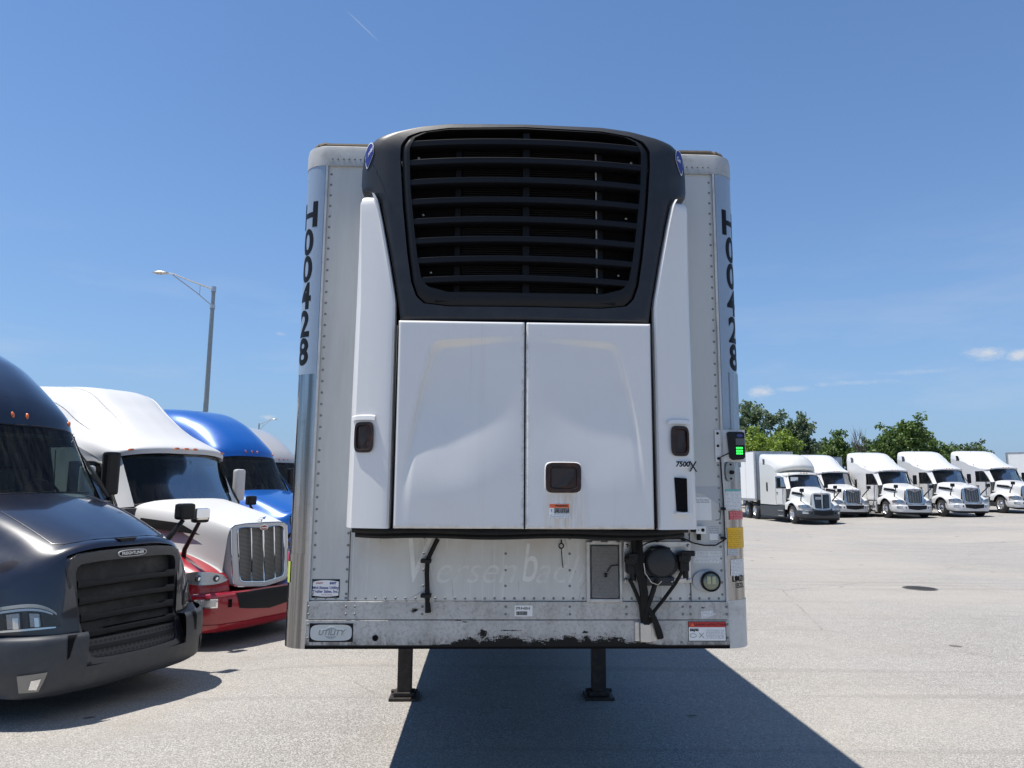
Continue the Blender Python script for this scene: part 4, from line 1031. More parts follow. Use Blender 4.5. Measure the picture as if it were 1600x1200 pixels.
# controller on its bracket, right corner
def PP(s, z, d=.012): x, y = post_pt(s, 1, d); return (x, y, z)
z1, z0 = tl(1140, 672)[1], tl(1140, 722)[1]; x0 = tl(1117, 700)[0]
mb = MB(); mb.box(x0, x0 + .032, -.006, -.0, z0, z1, .001); mb.prism([(x0 + .032, -.006), (1.255, -.030), (1.285, -.030), (1.285, -.018), (1.255, -.018), (x0 + .032, .002)], 'z', z0, z1)
brk = mb.build('controller_bracket', 'fiber', TR); brk['label'] = 'white bracket plate carrying the cooling unit keypad'
mb = MB()
for zz in (z1 - .02, (z0 + z1) / 2, z0 + .02): mb.lathe([(-.012, .0005), (-.011, .007), (-.006, .008)], (x0 + .016, 0, zz), 'y', 10)
mb.build('bolt', 'ink', brk)
kx0, kx1 = tl(1136, 700, -.04)[0], tl(1162, 700, -.04)[0]
kz1, kz0 = tl(1148, 675, -.04)[1], tl(1148, 719, -.04)[1]
mb = MB(); kyaw = .35
mb.prism([(kx0, kz1 - .004), (kx0 + .01, kz1), (kx1 - .01, kz1), (kx1, kz1 - .006), (kx1, kz0 + .016), (kx1 - .012, kz0 + .004), (kx0 + .03, kz0), (kx0 + .012, kz0 + .012)], 'y', -.066, -.031)
kp = mb.build('keypad_controller', 'plastic', brk, bev=.006)
fx = kx0 + .042
mb = MB(); mb.box(fx, kx1 - .004, -.0675, -.0655, kz1 - .075, kz1 - .038); mb.build('screen', 'screen', kp)
mb = MB(); cxk = (fx + kx1 - .004) / 2; mb.lathe([(-.0665, .001), (-.0665, .0175), (-.0655, .018)], (0, 0, 0), 'y', 24)
mb.v = [(cxk + v[0], v[1], kz1 - .022 + v[2] * .5) for v in mb.v]; mb.build('emblem', 'navy', kp)
for r in range(3):
    for c in range(4):
        mb = MB(); xx = fx + .002 + c * .0095; zz = kz1 - .092 - r * .0155; mb.box(xx, xx + .007, -.0682, -.0664, zz - .004, zz + .004); mb.build('lit_key', 'greendot', kp)
cb = MB(); cb.tube([(kx0 + .012, -.04, kz0 + .04), (x0 + .045, -.025, kz0 + .028), (x0 + .024, -.012, kz0 + .015), (x0 + .03, -.012, kz0 - .10), T(1129, 760, -.012), T(1131, 795, -.012), T(1133, 841, -.012)], .0035, 6); cb.build('keypad_wire', 'ink', TR)
# oval sensor bracket
x, z = tl(1140, 737, -.01)
mb = MB(); rr = [(x + .026 * np.sign(cos(a)) * abs(cos(a)) ** .7, z + .056 * sin(a)) for a in np.linspace(0, 2 * pi, 28, endpoint=False)]; mb.prism(rr, 'y', -.022, .01); sb_ = mb.build('sensor_bracket', 'galv', TR)
mb = MB(); mb.lathe([(-.045, .0005), (-.045, .010), (-.022, .012)], (x + .006, 0, z - .004), 'y', 16); mb.build('sensor', 'rubber', sb_)
mb = MB()
for dz in (-.04, .04): mb.lathe([(-.027, .0005), (-.026, .006), (-.02, .006)], (x + .003, 0, z + dz), 'y', 10)
mb.build('screw', 'ink', sb_)
def post_sticker(py0, py1, s0, s1, m, name='post_sticker', d=.0095, lab=None):
    z1, z0 = tl(1150, py0)[1], tl(1150, py1)[1]; mb = MB(); mb.grid([[(*post_pt(s, 1, d), z) for s in np.linspace(s0, s1, 9)] for z in (z0, z1)])
    o = mb.build(name, m, TR)
    if lab: o['label'] = lab
    return o
post_sticker(766, 796, .0, .125, 'print_w', lab='white and teal notice sticker'); post_sticker(764.5, 767.5, .0, .125, 'teal', d=.0105)
post_sticker(798.5, 812, .02, .15, 'print_r', lab='red sticker')
post_sticker(825, 857, .005, .16, 'print_y', lab='yellow warning sticker'); post_sticker(824.5, 829, .005, .16, 'yellow', d=.0105)
post_sticker(858, 868, .005, .07, 'print_g'); post_sticker(874, 900, .018, .11, 'print_w', lab='white paper label')
zz = tl(1150, 908)[1]; vs, fs = text_mesh('LMDI', .05, bold=.0005); mb = MB(); mb.add([(*post_pt(.07 + x * .8, 1, .0105), zz + .012 + z) for x, z in vs], fs); mb.build('scratched_lettering', 'ink', TR)
vs, fs = text_mesh('ISOL', .04, bold=.0005); mb = MB(); mb.add([(*post_pt(.08 + x * .8, 1, .0105), zz - .026 + z) for x, z in vs], fs); mb.build('scratched_lettering', 'ink', TR)
# alarm box under the right panel
x0, z1 = tl(1086, 822, -.02); x1, z0 = tl(1102, 834, -.02)
mb = MB(); mb.box(x0, x1, -.035, -.006, z0, z1, .003); ab = mb.build('alarm_box', 'white', TR)
mb = MB(); mb.lathe([(-.040, .0005), (-.040, .009), (-.034, .010)], (x1 - .018, 0, (z0 + z1) / 2), 'y', 16); mb.lathe([(-.037, .0005), (-.037, .003), (-.034, .003)], (x0 + .014, 0, (z0 + z1) / 2), 'y', 8); mb.build('button', 'ink', ab)
mb = MB(); mb.tube([(x0 - .012, -.03, z1 - .01), (x0 - .014, -.03, z0 + .01)], .016, 10); mb.tube([(x0 + .02, -.02, z0), (x0 + .02, -.02, z0 - .035)], .012, 10); mb.build('cable_gland', 'rubber', ab)

# ------------------------------------------------------------------ tractor units
def zb_arch(y, yc, r, base):
    d = abs(y - yc)
    return .50 + sqrt(r * r - d * d) if d < r and .50 + sqrt(r * r - d * d) > base else base
def side_skin(mb, line, bottom, n=6, bulge=0.0, smooth=True):
    """skin hung from an edge line (x,y,z) down to z = bottom(y), x grows slightly"""
    for sx in (1, -1):
        G = []
        for (x, y, z) in line:
            zb = bottom(y); zb = min(zb, z - .002)
            G.append([(sx * (x + bulge * sin(pi * .5 * t)), y, z + (zb - z) * t) for t in np.linspace(0, 1, n)])
        mb.grid(G, smooth)
def quad_strip(A, B, n=8):
    A, B = np.array(A, float), np.array(B, float); t = np.linspace(0, len(A) - 1, n)
    return [cr1(A, t).tolist(), cr1(B, t).tolist()]

ROOFS = {
 'smooth': [  # windscreen header sweeping straight up into a tall fairing
  [(0, 2.33, 2.73), (.40, 2.36, 2.73), (.72, 2.45, 2.70), (.90, 2.60, 2.64), (1.00, 2.80, 2.58)],
  [(0, 2.40, 2.91), (.40, 2.44, 2.90), (.74, 2.55, 2.87), (.93, 2.74, 2.79), (1.04, 3.00, 2.70)],
  [(0, 2.58, 3.12), (.40, 2.62, 3.11), (.75, 2.76, 3.04), (.95, 2.95, 2.93), (1.09, 3.20, 2.80)],
  [(0, 2.96, 3.40), (.42, 3.00, 3.39), (.77, 3.14, 3.29), (.99, 3.30, 3.12), (1.14, 3.45, 2.92)],
  [(0, 3.46, 3.66), (.45, 3.50, 3.65), (.81, 3.62, 3.55), (1.04, 3.74, 3.36), (1.18, 3.80, 3.08)],
  [(0, 4.25, 3.88), (.50, 4.26, 3.87), (.87, 4.30, 3.78), (1.10, 4.32, 3.58), (1.215, 4.32, 3.25)],
  [(0, 5.60, 3.97), (.50, 5.60, 3.97), (.90, 5.60, 3.94), (1.14, 5.60, 3.80), (1.225, 5.60, 3.35)]],
 'visor': [   # overhanging brow, shallow shelf, then a dome
  [(0, 2.14, 2.70), (.40, 2.17, 2.70), (.76, 2.28, 2.67), (.97, 2.46, 2.62), (1.05, 2.72, 2.56)],
  [(0, 2.16, 2.81), (.40, 2.20, 2.81), (.77, 2.32, 2.78), (.99, 2.52, 2.71), (1.08, 2.85, 2.65)],
  [(0, 2.56, 2.98), (.40, 2.60, 2.97), (.76, 2.72, 2.93), (1.00, 2.88, 2.84), (1.12, 3.10, 2.75)],
  [(0, 2.92, 3.19), (.42, 2.98, 3.17), (.76, 3.10, 3.07), (1.01, 3.24, 2.95), (1.15, 3.40, 2.86)],
  [(0, 3.42, 3.50), (.42, 3.48, 3.48), (.76, 3.62, 3.33), (1.03, 3.76, 3.13), (1.19, 3.85, 2.98)],
  [(0, 4.15, 3.86), (.46, 4.18, 3.84), (.82, 4.24, 3.68), (1.08, 4.28, 3.40), (1.22, 4.30, 3.18)],
  [(0, 5.60, 3.96), (.50, 5.60, 3.96), (.92, 5.60, 3.92), (1.15, 5.60, 3.82), (1.225, 5.60, 3.45)]],
 'bulb': [    # short cab roof, then a swollen dome set back over the sleeper
  [(0, 2.20, 2.66), (.40, 2.22, 2.66), (.72, 2.30, 2.63), (.90, 2.44, 2.58), (1.00, 2.66, 2.52)],
  [(0, 2.30, 2.78), (.40, 2.33, 2.77), (.74, 2.42, 2.74), (.95, 2.62, 2.68), (1.05, 2.90, 2.60)],
  [(0, 3.02, 2.84), (.40, 3.05, 2.83), (.76, 3.12, 2.81), (.98, 3.20, 2.76), (1.12, 3.30, 2.70)],
  [(0, 2.62, 2.98), (.42, 2.68, 2.98), (.80, 2.84, 2.96), (1.02, 3.08, 2.94), (1.16, 3.40, 2.90)],
  [(0, 2.64, 3.30), (.42, 2.74, 3.30), (.82, 2.96, 3.26), (1.06, 3.26, 3.18), (1.19, 3.60, 3.08)],
  [(0, 3.30, 3.78), (.46, 3.40, 3.77), (.84, 3.60, 3.66), (1.10, 3.90, 3.48), (1.22, 4.20, 3.25)],
  [(0, 5.60, 3.94), (.50, 5.60, 3.94), (.92, 5.60, 3.93), (1.15, 5.60, 3.86), (1.225, 5.60, 3.45)]]}
HOODS = {
 'wide': [
  [(0, 1.76, 1.96), (.40, 1.81, 1.955), (.75, 1.94, 1.92), (.96, 2.10, 1.84), (1.06, 2.13, 1.60), (1.15, 2.15, 1.32)],
  [(0, 1.30, 1.84), (.40, 1.32, 1.835), (.72, 1.37, 1.78), (.90, 1.42, 1.62), (1.04, 1.43, 1.42), (1.17, 1.42, 1.20)],
  [(0, .85, 1.70), (.38, .87, 1.695), (.68, .91, 1.63), (.86, .96, 1.48), (1.02, .98, 1.33), (1.17, .98, 1.15)],
  [(0, .46, 1.56), (.36, .48, 1.555), (.64, .54, 1.49), (.82, .60, 1.36), (.96, .68, 1.22), (1.09, .78, 1.08)],
  [(0, .30, 1.475), (.34, .31, 1.47), (.60, .36, 1.41), (.78, .44, 1.25), (.91, .55, 1.12), (1.045, .71, 1.02)],
  [(0, .22, 1.10), (.33, .22, 1.10), (.56, .25, 1.09), (.75, .34, 1.04), (.89, .47, .97), (1.03, .67, .90)],
  [(0, .14, .74), (.31, .15, .74), (.52, .19, .74), (.72, .27, .74), (.88, .42, .74), (1.02, .64, .74)]],
 'narrow': [
  [(0, 1.78, 1.99), (.35, 1.81, 1.985), (.68, 1.92, 1.95), (.88, 2.04, 1.85), (.98, 2.08, 1.60), (1.06, 2.10, 1.28)],
  [(0, 1.20, 1.88), (.33, 1.21, 1.875), (.58, 1.25, 1.84), (.70, 1.28, 1.70), (.76, 1.30, 1.45), (.86, 1.32, 1.20)],
  [(0, .66, 1.77), (.30, .67, 1.765), (.50, .69, 1.74), (.595, .71, 1.62), (.64, .73, 1.38), (.70, .76, 1.06)],
  [(0, .25, 1.66), (.28, .26, 1.66), (.455, .28, 1.635), (.53, .31, 1.55), (.56, .33, 1.25), (.59, .35, .86)]]}
BUMP = [  # rows top -> bottom, columns centre -> side
  [(0, .045, .76), (.45, .06, .76), (.78, .17, .76), (.99, .38, .76), (1.11, .64, .76), (1.15, .88, .80)],
  [(0, .015, .70), (.45, .03, .70), (.80, .14, .70), (1.01, .35, .70), (1.13, .62, .70), (1.165, .86, .72)],
  [(0, .010, .48), (.46, .025, .48), (.80, .14, .48), (1.02, .36, .48), (1.13, .64, .48), (1.16, .84, .48)],
  [(0, .06, .30), (.46, .075, .30), (.82, .18, .30), (.99, .40, .31), (1.09, .64, .34), (1.12, .78, .38)],
  [(0, .14, .235), (.45, .155, .235), (.80, .25, .24), (1.0, .42, .26), (1.09, .62, .31), (1.12, .70, .36)]]

def tractor(root, body, kind='wide', roof='smooth', bumper=None, fender=None, grille='bars', skirts=None, hood_mirror='plastic', chrome_caps=False, name_badge=False, detail=1.0, pillar=None, mirror='plastic'):
    n = lambda k: max(3, int(k * detail))
    H = Surf(HOODS[kind]); Rf = Surf(ROOFS[roof]); bumper = bumper or body; fender = fender or body; skirts = skirts or body
    # --- hood
    mb = MB()
    if kind == 'wide':
        both(mb, H, 0, 4, n(30), 0, 5, n(30)); both(mb, H, 4, 6, n(12), 2, 5, n(18))
        line = H.ev(np.linspace(0, 6, n(60)), [5])[:, 0].tolist()
        bot = lambda y: zb_arch(y, 1.28, .60, .62)
        line = [p for p in line]
        side_skin(mb, line, bot, 6, .022)
        # wheel-arch lip
        ho = mb.build('hood', body, root, sharp=50)
        lp = MB()
        for sx in (1, -1): lp.tube([(sx * 1.185, 1.28 + .605 * cos(a), .50 + .605 * sin(a)) for a in np.linspace(.25, pi - .25, 24)], .016, 6)
        lp.build('wheel_arch', 'plastic', ho)
        # long crease lines on top
        cr_ = MB()
        cpts = [H.pt(u, 1.62 + .25 * u / 3.2, .003) for u in np.linspace(.05, 2.9, 24)] + [H.pt(3.1, 1.65, .003), H.pt(3.2, 1.3, .003), H.pt(3.22, .8, .003), H.pt(3.22, 0, .003)]
        for sx in (1, -1): cr_.tube([(p[0] * sx, p[1], p[2]) for p in cpts], .0035 if detail >= 1 else .006, 5)
        cr_.build('crease', body, ho)
    else:
        both(mb, H, 0, 3, n(30), 0, 5, n(28))
        ho = mb.build('hood', body, root, sharp=50)
        # fenders
        Fs = Surf([
          [(.53, .27, .93), (.68, .25, .975), (.85, .31, 1.00), (1.00, .42, .985), (1.10, .58, .93)],
          [(.55, .42, 1.05), (.72, .42, 1.07), (.89, .46, 1.075), (1.04, .56, 1.04), (1.14, .70, .96)],
          [(.60, .75, 1.17), (.78, .75, 1.20), (.95, .78, 1.19), (1.09, .82, 1.13), (1.18, .88, 1.02)],
          [(.68, 1.12, 1.26), (.85, 1.12, 1.29), (1.01, 1.13, 1.27), (1.13, 1.15, 1.20), (1.195, 1.17, 1.08)],
          [(.80, 1.58, 1.27), (.93, 1.58, 1.29), (1.05, 1.59, 1.27), (1.15, 1.60, 1.19), (1.20, 1.61, 1.06)],
          [(.95, 2.08, 1.16), (1.02, 2.08, 1.17), (1.10, 2.09, 1.15), (1.17, 2.10, 1.08), (1.205, 2.10, .98)]])
        line = Fs.ev(np.linspace(0, 5, n(60)), [4])[:, 0].tolist(); front = Fs.ev([0], np.linspace(0, 4, 20))[0]
        for sx in (1, -1):
            mb = MB(); G = Fs.grid(0, 5, n(36), 0, 4, n(16), sx < 0); mb.grid(G)
            mb.grid([[(sx * (x + .01 * sin(pi * .5 * t)), y, z + (min(zb_arch(y, 1.25, .60, .74), z - .002) - z) * t) for t in np.linspace(0, 1, 5)] for x, y, z in line])
            mb.grid([[(sx * p[0], p[1], p[2]) for p in front], [(sx * p[0], p[1] - .035, .86) for p in front], [(sx * p[0], p[1] - .04, .745) for p in front]])
            fe = mb.build('fender', fender, root, sharp=50)
        lp = MB()
        for sx in (1, -1): lp.tube([(sx * 1.205, 1.25 + .605 * cos(a), .50 + .605 * sin(a)) for a in np.linspace(.25, pi - .35, 24)], .014, 6)
        lp.build('wheel_arch', 'plastic', fe)
        # side intake
        for sx in (1, -1):
            mb = MB(); mb.add([(sx * (H.pt(1.15, 3.5)[0] + .012), 1.15, 1.66), (sx * (H.pt(.25, 3.4)[0] + .0), 1.85, 1.72), (sx * (H.pt(.25, 3.9)[0] + .015), 1.85, 1.60), (sx * (H.pt(1.9, 4.0)[0] + .014), .75, 1.50)], [(0, 1, 2, 3)]); mb.build('side_intake', 'black', ho)
    # wheel-well liner and engine bay block (hides the far side)
    mb = MB(); mb.box(-.44, .44, .62, 2.1, .45, 1.25); mb.box(-.58, .58, .24, .415, .33, .74); mb.box(-.50, .50, 2.1, 7.9, .62, .92); mb.build('chassis', 'black', root)
    # --- bumper
    B = Surf(BUMP); mb = MB()
    if kind == 'wide': both(mb, B, 0, 4, n(20), 1.20, 5, n(24)); both(mb, B, 2.08, 4, n(10), 0, 1.20, n(10))
    else: both(mb, B, 0, 4, n(20), 0, 5, n(30))
    for sx in (1, -1): mb.grid([[(sx * x, y, z) for x, y, z in [(.55, .12, .745), (.8, .2, .745), (1.1, .6, .745)]], [(sx * .55, .9, .745), (sx * .8, .9, .745), (sx * 1.1, .9, .745)]], False)
    if kind != 'wide': mb.grid([[(-.55, .08, .745), (.55, .08, .745)], [(-.55, .9, .745), (.55, .9, .745)]], False)
    bo = mb.build('bumper', bumper, root, sharp=50)
    # --- cab and sleeper
    mb = MB(); both(mb, Rf, 0, 6, n(44), 0, 4, n(24))
    ro = mb.build('roof', body, root, sharp=55)
    if roof == 'smooth':
        g_ = MB()
        pts = [Rf.pt(u, 2.35, .003) for u in np.linspace(4.6, 2.2, 14)] + [Rf.pt(1.95, 2.2, .003), Rf.pt(1.80, 1.8, .003), Rf.pt(1.74, 1.0, .003), Rf.pt(1.72, 0, .003)]
        for sx in (1, -1): g_.tube([(p[0] * sx, p[1], p[2]) for p in pts], .006, 5)
        g_.build('crease', body, ro)
    if roof == 'visor':
        g_ = MB()
        for v in (1.3, 2.5):
            pts = [Rf.pt(u, v, .0) for u in np.linspace(3.0, 5.9, 14)]
            for sx in (1, -1): g_.tube([(p[0] * sx, p[1], p[2]) for p in pts], [.002 + .013 * sin(pi * k / 13) for k in range(14)], 6)
        g_.build('roof_ridge', body, ro)
    if roof != 'smooth':
        mb = MB(); G0 = Rf.grid(0, 0, 2, 0, 4, 24)[0]
        for sx in (1, -1): mb.grid([[(sx * p[0], p[1], p[2] - .001) for p in G0], [(sx * p[0] * .97, p[1] + .16, p[2] + .02) for p in G0]])
        mb.build('visor_underside', body, ro)
    rr = [list(ROOFS[roof][i][4]) for i in range(7)]
    yb = [2.12, 2.46, 2.86, 3.30, 3.78, 4.30, 5.60]; xb = [1.10, 1.13, 1.16, 1.185, 1.20, 1.215, 1.22]
    sc = []
    for i in range(7):
        t_ = rr[i]; ym = t_[1] if i else 2.70
        sc.append([t_, (max(t_[0], xb[i] - .05 + .0), t_[1] - .03, min(2.55, t_[2] - .04)), (xb[i], yb[i], 1.90), (xb[i] + .01, yb[i], .95)])
    Sd = Surf(sc); mb = MB()
    both(mb, Sd, 3, 6, n(20), 0, 3, n(20)); both(mb, Sd, 0, 3, n(14), 0, 1, n(5)); both(mb, Sd, 0, 3, n(14), 2, 3, n(8))
    mb.grid([[(-1.22, 5.6, .95), (1.22, 5.6, .95)], [(-1.22, 5.6, 3.4), (1.22, 5.6, 3.4)], [(-1.0, 5.6, 3.9), (1.0, 5.6, 3.9)]], False)
    mb.box(-1.08, 1.08, 2.2, 5.58, .93, .96)
    cab = mb.build('cab', body, root, sharp=50)
    for sx in (1, -1):
        gl = MB(); gl.grid([[(q[0] - sx * .006, q[1], q[2]) for q in r] for r in Sd.grid(0, 3, 10, 1, 2, 6, sx < 0)]); gl.build('side_window', 'glass', cab)
        # window frame, pillar
        fr_ = MB(); P = [Sd.pt(u, 1, .004) for u in np.linspace(0, 3, 10)] + [Sd.pt(3, v, .004) for v in np.linspace(1.2, 2, 5)] + [Sd.pt(u, 2, .004) for u in np.linspace(2.6, 0, 8)]
        fr_.tube([(p[0] * sx, p[1], p[2]) for p in P] + [(P[0][0] * sx, P[0][1], P[0][2])], .016, 6, False); fr_.build('window_seal', 'plastic', cab)
        # door shut lines and handle
        dl_ = MB(); dl_.tube([(sx * 1.137, 2.24, 1.86), (sx * 1.137, 2.26, 1.35), (sx * 1.14, 2.30, 1.0), (sx * 1.205, 3.25, .99), (sx * 1.205, 3.32, 1.3), (sx * 1.195, 3.32, 1.9), (sx * 1.16, 3.32, 2.5)], .006, 5); dl_.build('door_gap', 'black', cab)
        hd = MB(); hd.box(min(sx * 1.19, sx * 1.225), max(sx * 1.19, sx * 1.225), 3.06, 3.24, 1.62, 1.66, .006); hd.build('door_handle', 'plastic', cab)
        # sleeper window and upper window
        if roof != 'smooth' or True:
            w_ = MB(); X = lambda y, z: Sd.pt(np.interp(y, [3.78, 4.3, 5.6], [4, 5, 6]), 1.6, .006)[0] * sx
            w_.prism([(4.42, 1.72), (4.62, 1.72), (4.62, 2.22), (4.42, 2.22)], 'x', sx * 1.205, sx * 1.235); w_.build('sleeper_window', 'glass_dark', cab, bev=.004)
            u_ = MB(); u_.prism([(4.72, 3.28), (5.02, 3.28), (5.05, 3.62 - (.06 if roof == 'smooth' else 0)), (4.86, 3.60 - (.06 if roof == 'smooth' else 0))], 'x', sx * 1.19, sx * (1.228)); u_.build('sleeper_window', 'glass_dark', cab)
    # A pillars
    for sx in (1, -1):
        pw = .05 if kind == 'wide' else .085
        y_off = 0 if kind == 'wide' else 0
        r0 = ROOFS[roof][0]
        T0, T1 = np.array(r0[3]), np.array(r0[4]); B0, B1 = np.array((.97, 2.08, 1.86)), np.array((1.105, 2.13, 1.86))
        if kind != 'wide': T0 = T0 * np.array([.93, 1, 1]) + np.array([0, -.05, 0]); B0 = np.array((.88, 2.02, 1.88))
        a_ = [(B0 * (1 - t) + T0 * t) for t in np.linspace(0, 1, 5)]; b_ = [(B1 * (1 - t) + T1 * t) for t in np.linspace(0, 1, 5)]
        mb = MB(); mb.grid([[tuple(p * np.array([sx, 1, 1])) for p in a_], [((p[0] * .45 + q[0] * .55) * sx, (p[1] + q[1]) / 2 - .015, (p[2] + q[2]) / 2) for p, q in zip(a_, b_)], [tuple(p * np.array([sx, 1, 1])) for p in b_]])
        mb.build('windscreen_pillar', pillar or body, cab)
    mb = MB()
    cowl = [(0, 1.76, 1.96), (.4, 1.81, 1.955), (.75, 1.94, 1.92), (.96, 2.10, 1.84), (1.06, 2.13, 1.84)]
    for sx in (1, -1): mb.grid([[(sx * x, y - .02, z - .02) for x, y, z in cowl], [(sx * x, y + .12, z + .005) for x, y, z in cowl]])
    for sx in (1, -1): mb.grid([[(sx * 1.06, 2.08, 1.86), (sx * 1.12, 2.14, 1.86)], [(sx * 1.08, 2.08, 1.0), (sx * 1.14, 2.14, 1.0)]])
    mb.build('cowl', 'plastic', cab)
    hdr = ROOFS[roof][0]; hy = .07 if roof != 'smooth' else 0.0
    W = Surf([[(0, 1.80, 1.955), (.40, 1.84, 1.95), (.75, 1.97, 1.915), (.99, 2.12, 1.86)],
              [(0, 2.08, 2.34), (.40, 2.11, 2.34), (.74, 2.22, 2.31), (.95, 2.38, 2.26)],
              [(0, hdr[0][1] + hy, hdr[0][2] + .005), (.40, hdr[1][1] + hy, hdr[1][2] + .005), (.72, hdr[2][1] + hy, hdr[2][2] + .005), (.90, hdr[3][1] + (hy * .4), hdr[3][2] + .005)]])
    mb = MB(); both(mb, W, 0, 2, n(14), 0, 3, n(20)); ws = mb.build('windscreen', 'glass', cab)
    fr_ = MB()
    E_ = [W.pt(0.02, v, .004) for v in np.linspace(0, 3, 12)] + [W.pt(u, 3, .004) for u in np.linspace(.2, 2, 8)] + [W.pt(1.98, v, .004) for v in np.linspace(2.8, 0, 10)]
    for sx in (1, -1): fr_.tube([(p[0] * sx, p[1], p[2]) for p in E_], .012, 5)
    fr_.build('windscreen_seal', 'plastic', ws)
    wp = MB()
    for x0, x1 in ((-.75, -.08), (.10, .80)):
        a0 = W.pt(.06, abs(x0) / .33, .02); a1 = W.pt(.16, abs(x1) / .34, .02)
        wp.tube([(x0, a0[1], a0[2] + .01), ((x0 + x1) / 2, (a0[1] + a1[1]) / 2 - .05, (a0[2] + a1[2]) / 2 + .01), (x1, a1[1], a1[2] + .01)], .010, 5)
    wp.build('wiper', 'plastic', ws)
    # cabin interior
    mb = MB(); mb.box(-1.05, 1.05, 1.98, 2.35, 1.35, 1.86, .03); mb.box(-1.05, 1.05, 2.2, 3.7, 1.0, 1.1); mb.build('dashboard', 'cabin', cab)
    mb = MB(); mb.box(-1.12, 1.12, 3.50, 3.54, 1.0, 3.0); mb.build('curtain', 'curtain', cab)
    mb = MB(); mb.box(-1.0, 1.0, 2.72, 3.5, 2.62, 2.66); mb.build('headliner', 'cabin', cab)
    for x in (-.52, .52):
        mb = MB(); mb.box(x - .24, x + .24, 2.78, 3.25, 1.45, 1.62, .04); mb.box(x - .24, x + .24, 3.15, 3.32, 1.55, 2.25, .05); mb.box(x - .13, x + .13, 3.17, 3.30, 2.26, 2.46, .04); mb.build('seat', 'seat', cab)
    mb = MB(); mb.tube([(.52 + .22 * cos(a), 2.52 + .10 * sin(a), 1.92 + .19 * sin(a)) for a in np.linspace(0, 2 * pi, 24)], .017, 6, False); mb.tube([(.52, 2.50, 1.90), (.52, 2.35, 1.75)], .03, 8); mb.build('steering_wheel', 'plastic', cab)
    # roof marker lamps
    for x in (-.80, -.16, 0, .16, .80):
        if roof == 'smooth':
            u = .62; p = Rf.pt(u, abs(x) / .39 if abs(x) < .7 else 2.18, .0); mb = MB()
            mb.lathe([(-.020, .0005), (-.019, .4 * .03), (-.012, .03 * .8), (.012, .03)], (0, 0, 0), 'y', 14)
            mb.v = [(np.sign(x) * p[0] + v[0] * .62 + (v[2] * .25 * np.sign(x)), p[1] + v[1] + v[2] * .35, p[2] + v[2] * 1.35) for v in mb.v]
        else:
            p = Rf.pt(.75, abs(x) / .39 if abs(x) < .7 else 2.18, .0); mb = MB(); X = np.sign(x) * p[0]
            mb.prism([(X - .045, p[2] - .012), (X + .045, p[2] - .012), (X + .030, p[2] + .016), (X - .030, p[2] + .016)], 'y', p[1] - .022, p[1] + .02)
        mb.build('marker_lamp', 'amber', ro)
    # --- front end
    if kind == 'wide':
        fw = lambda z: .60 if z > 1.0 else .60 - (1.0 - z) * .22
        def fy(x, z): return .28 - .10 * (1.42 - z) / .9 + .05 * (x / .6) ** 2 - .12 * (z < .8) * (.8 - z) / .35
        outl = [(0, 1.455), (.32, 1.447), (.52, 1.425), (.60, 1.385), (.625, 1.31), (.60, 1.05), (.575, .76), (.57, .54), (.545, .462), (.30, .450), (0, .446)]
        inl = [(0, 1.352), (.32, 1.347), (.49, 1.335), (.535, 1.31), (.545, 1.25), (.525, 1.02), (.495, .76), (.47, .56), (.44, .515), (.28, .505), (0, .50)]
        aa = sorted(set([round(a, 4) for a in np.linspace(-pi, pi, 120, endpoint=False)] + [round(atan2(z - .93, x), 4) for x, z in fullpoly(outl)]))
        O = [polar(fullpoly(outl), (0, .93), a) for a in aa]; I = [polar(fullpoly(inl), (0, .93), a) for a in aa]
        rows = [[(p[0], fy(*p) + .05, p[1]) for p in O], [(p[0], fy(*p) - .02, p[1]) for p in O]] + [[(o[0] * (1 - f) + i[0] * f, fy(o[0] * (1 - f) + i[0] * f, o[1] * (1 - f) + i[1] * f) - .026, o[1] * (1 - f) + i[1] * f) for o, i in zip(O, I)] for f in (.1, .5, .95)] + [[(i[0], fy(*i) - .015, i[1]) for i in I], [(i[0], fy(*i) + .10, i[1]) for i in I]]
        mb = MB(); mb.grid(rows, True, False, True); gs = mb.build('grille', 'gloss_black' if grille == 'bars' else grille, root, sharp=45)
        mb = MB(); mb.add([(p[0], .30 - .02 * (p[1] < .8), p[1]) for p in fullpoly(inl)], [tuple(range(len(fullpoly(inl))))]); mb.v = [(x, fy(x, z) + .07, z) for x, y, z in mb.v]; mb.build('radiator', 'radiator', gs)
        for k, z in enumerate((1.135, .985, .835, .70)):
            hw = polar(fullpoly(inl), (0, z), 0.0)[0]; mb = MB(); G = []
            for dy, dz in ((.055, .018), (-.024, .036), (-.034, .020), (-.034, -.010), (-.020, -.022), (.055, -.026)):
                G.append([(x, fy(x, z) + dy, z + dz + .012 * (1 - (x / hw) ** 2) + (.02 * sstep(.72, .8, abs(x) / hw) * (dz > 0))) for x in np.linspace(-hw, hw, 31)])
            mb.grid(G); mb.build('grille_bar', 'plastic', gs)
        mb = MB(); mb.grid([[(x, fy(x, z) - .004, z) for x in np.linspace(-.49, .49, 15)] for z in np.linspace(.49, .665, 4)]); mb.build('grille_mesh', 'hexmesh', gs)
        mb = MB(); mb.box(-.13, .13, .145, .19, .51, .575, .01); mb.build('radar_cover', 'plastic', gs)
        mb = MB(); mb.grid([[(x, fy(x, z) - .014 - .010 * cos(x * 2), z) for x in np.linspace(-.475, .475, 15)] for z in (.580, .612)]); mb.build('cross_bar', 'plastic', gs)
        # name badge
        yb_ = fy(0, 1.405) - .034
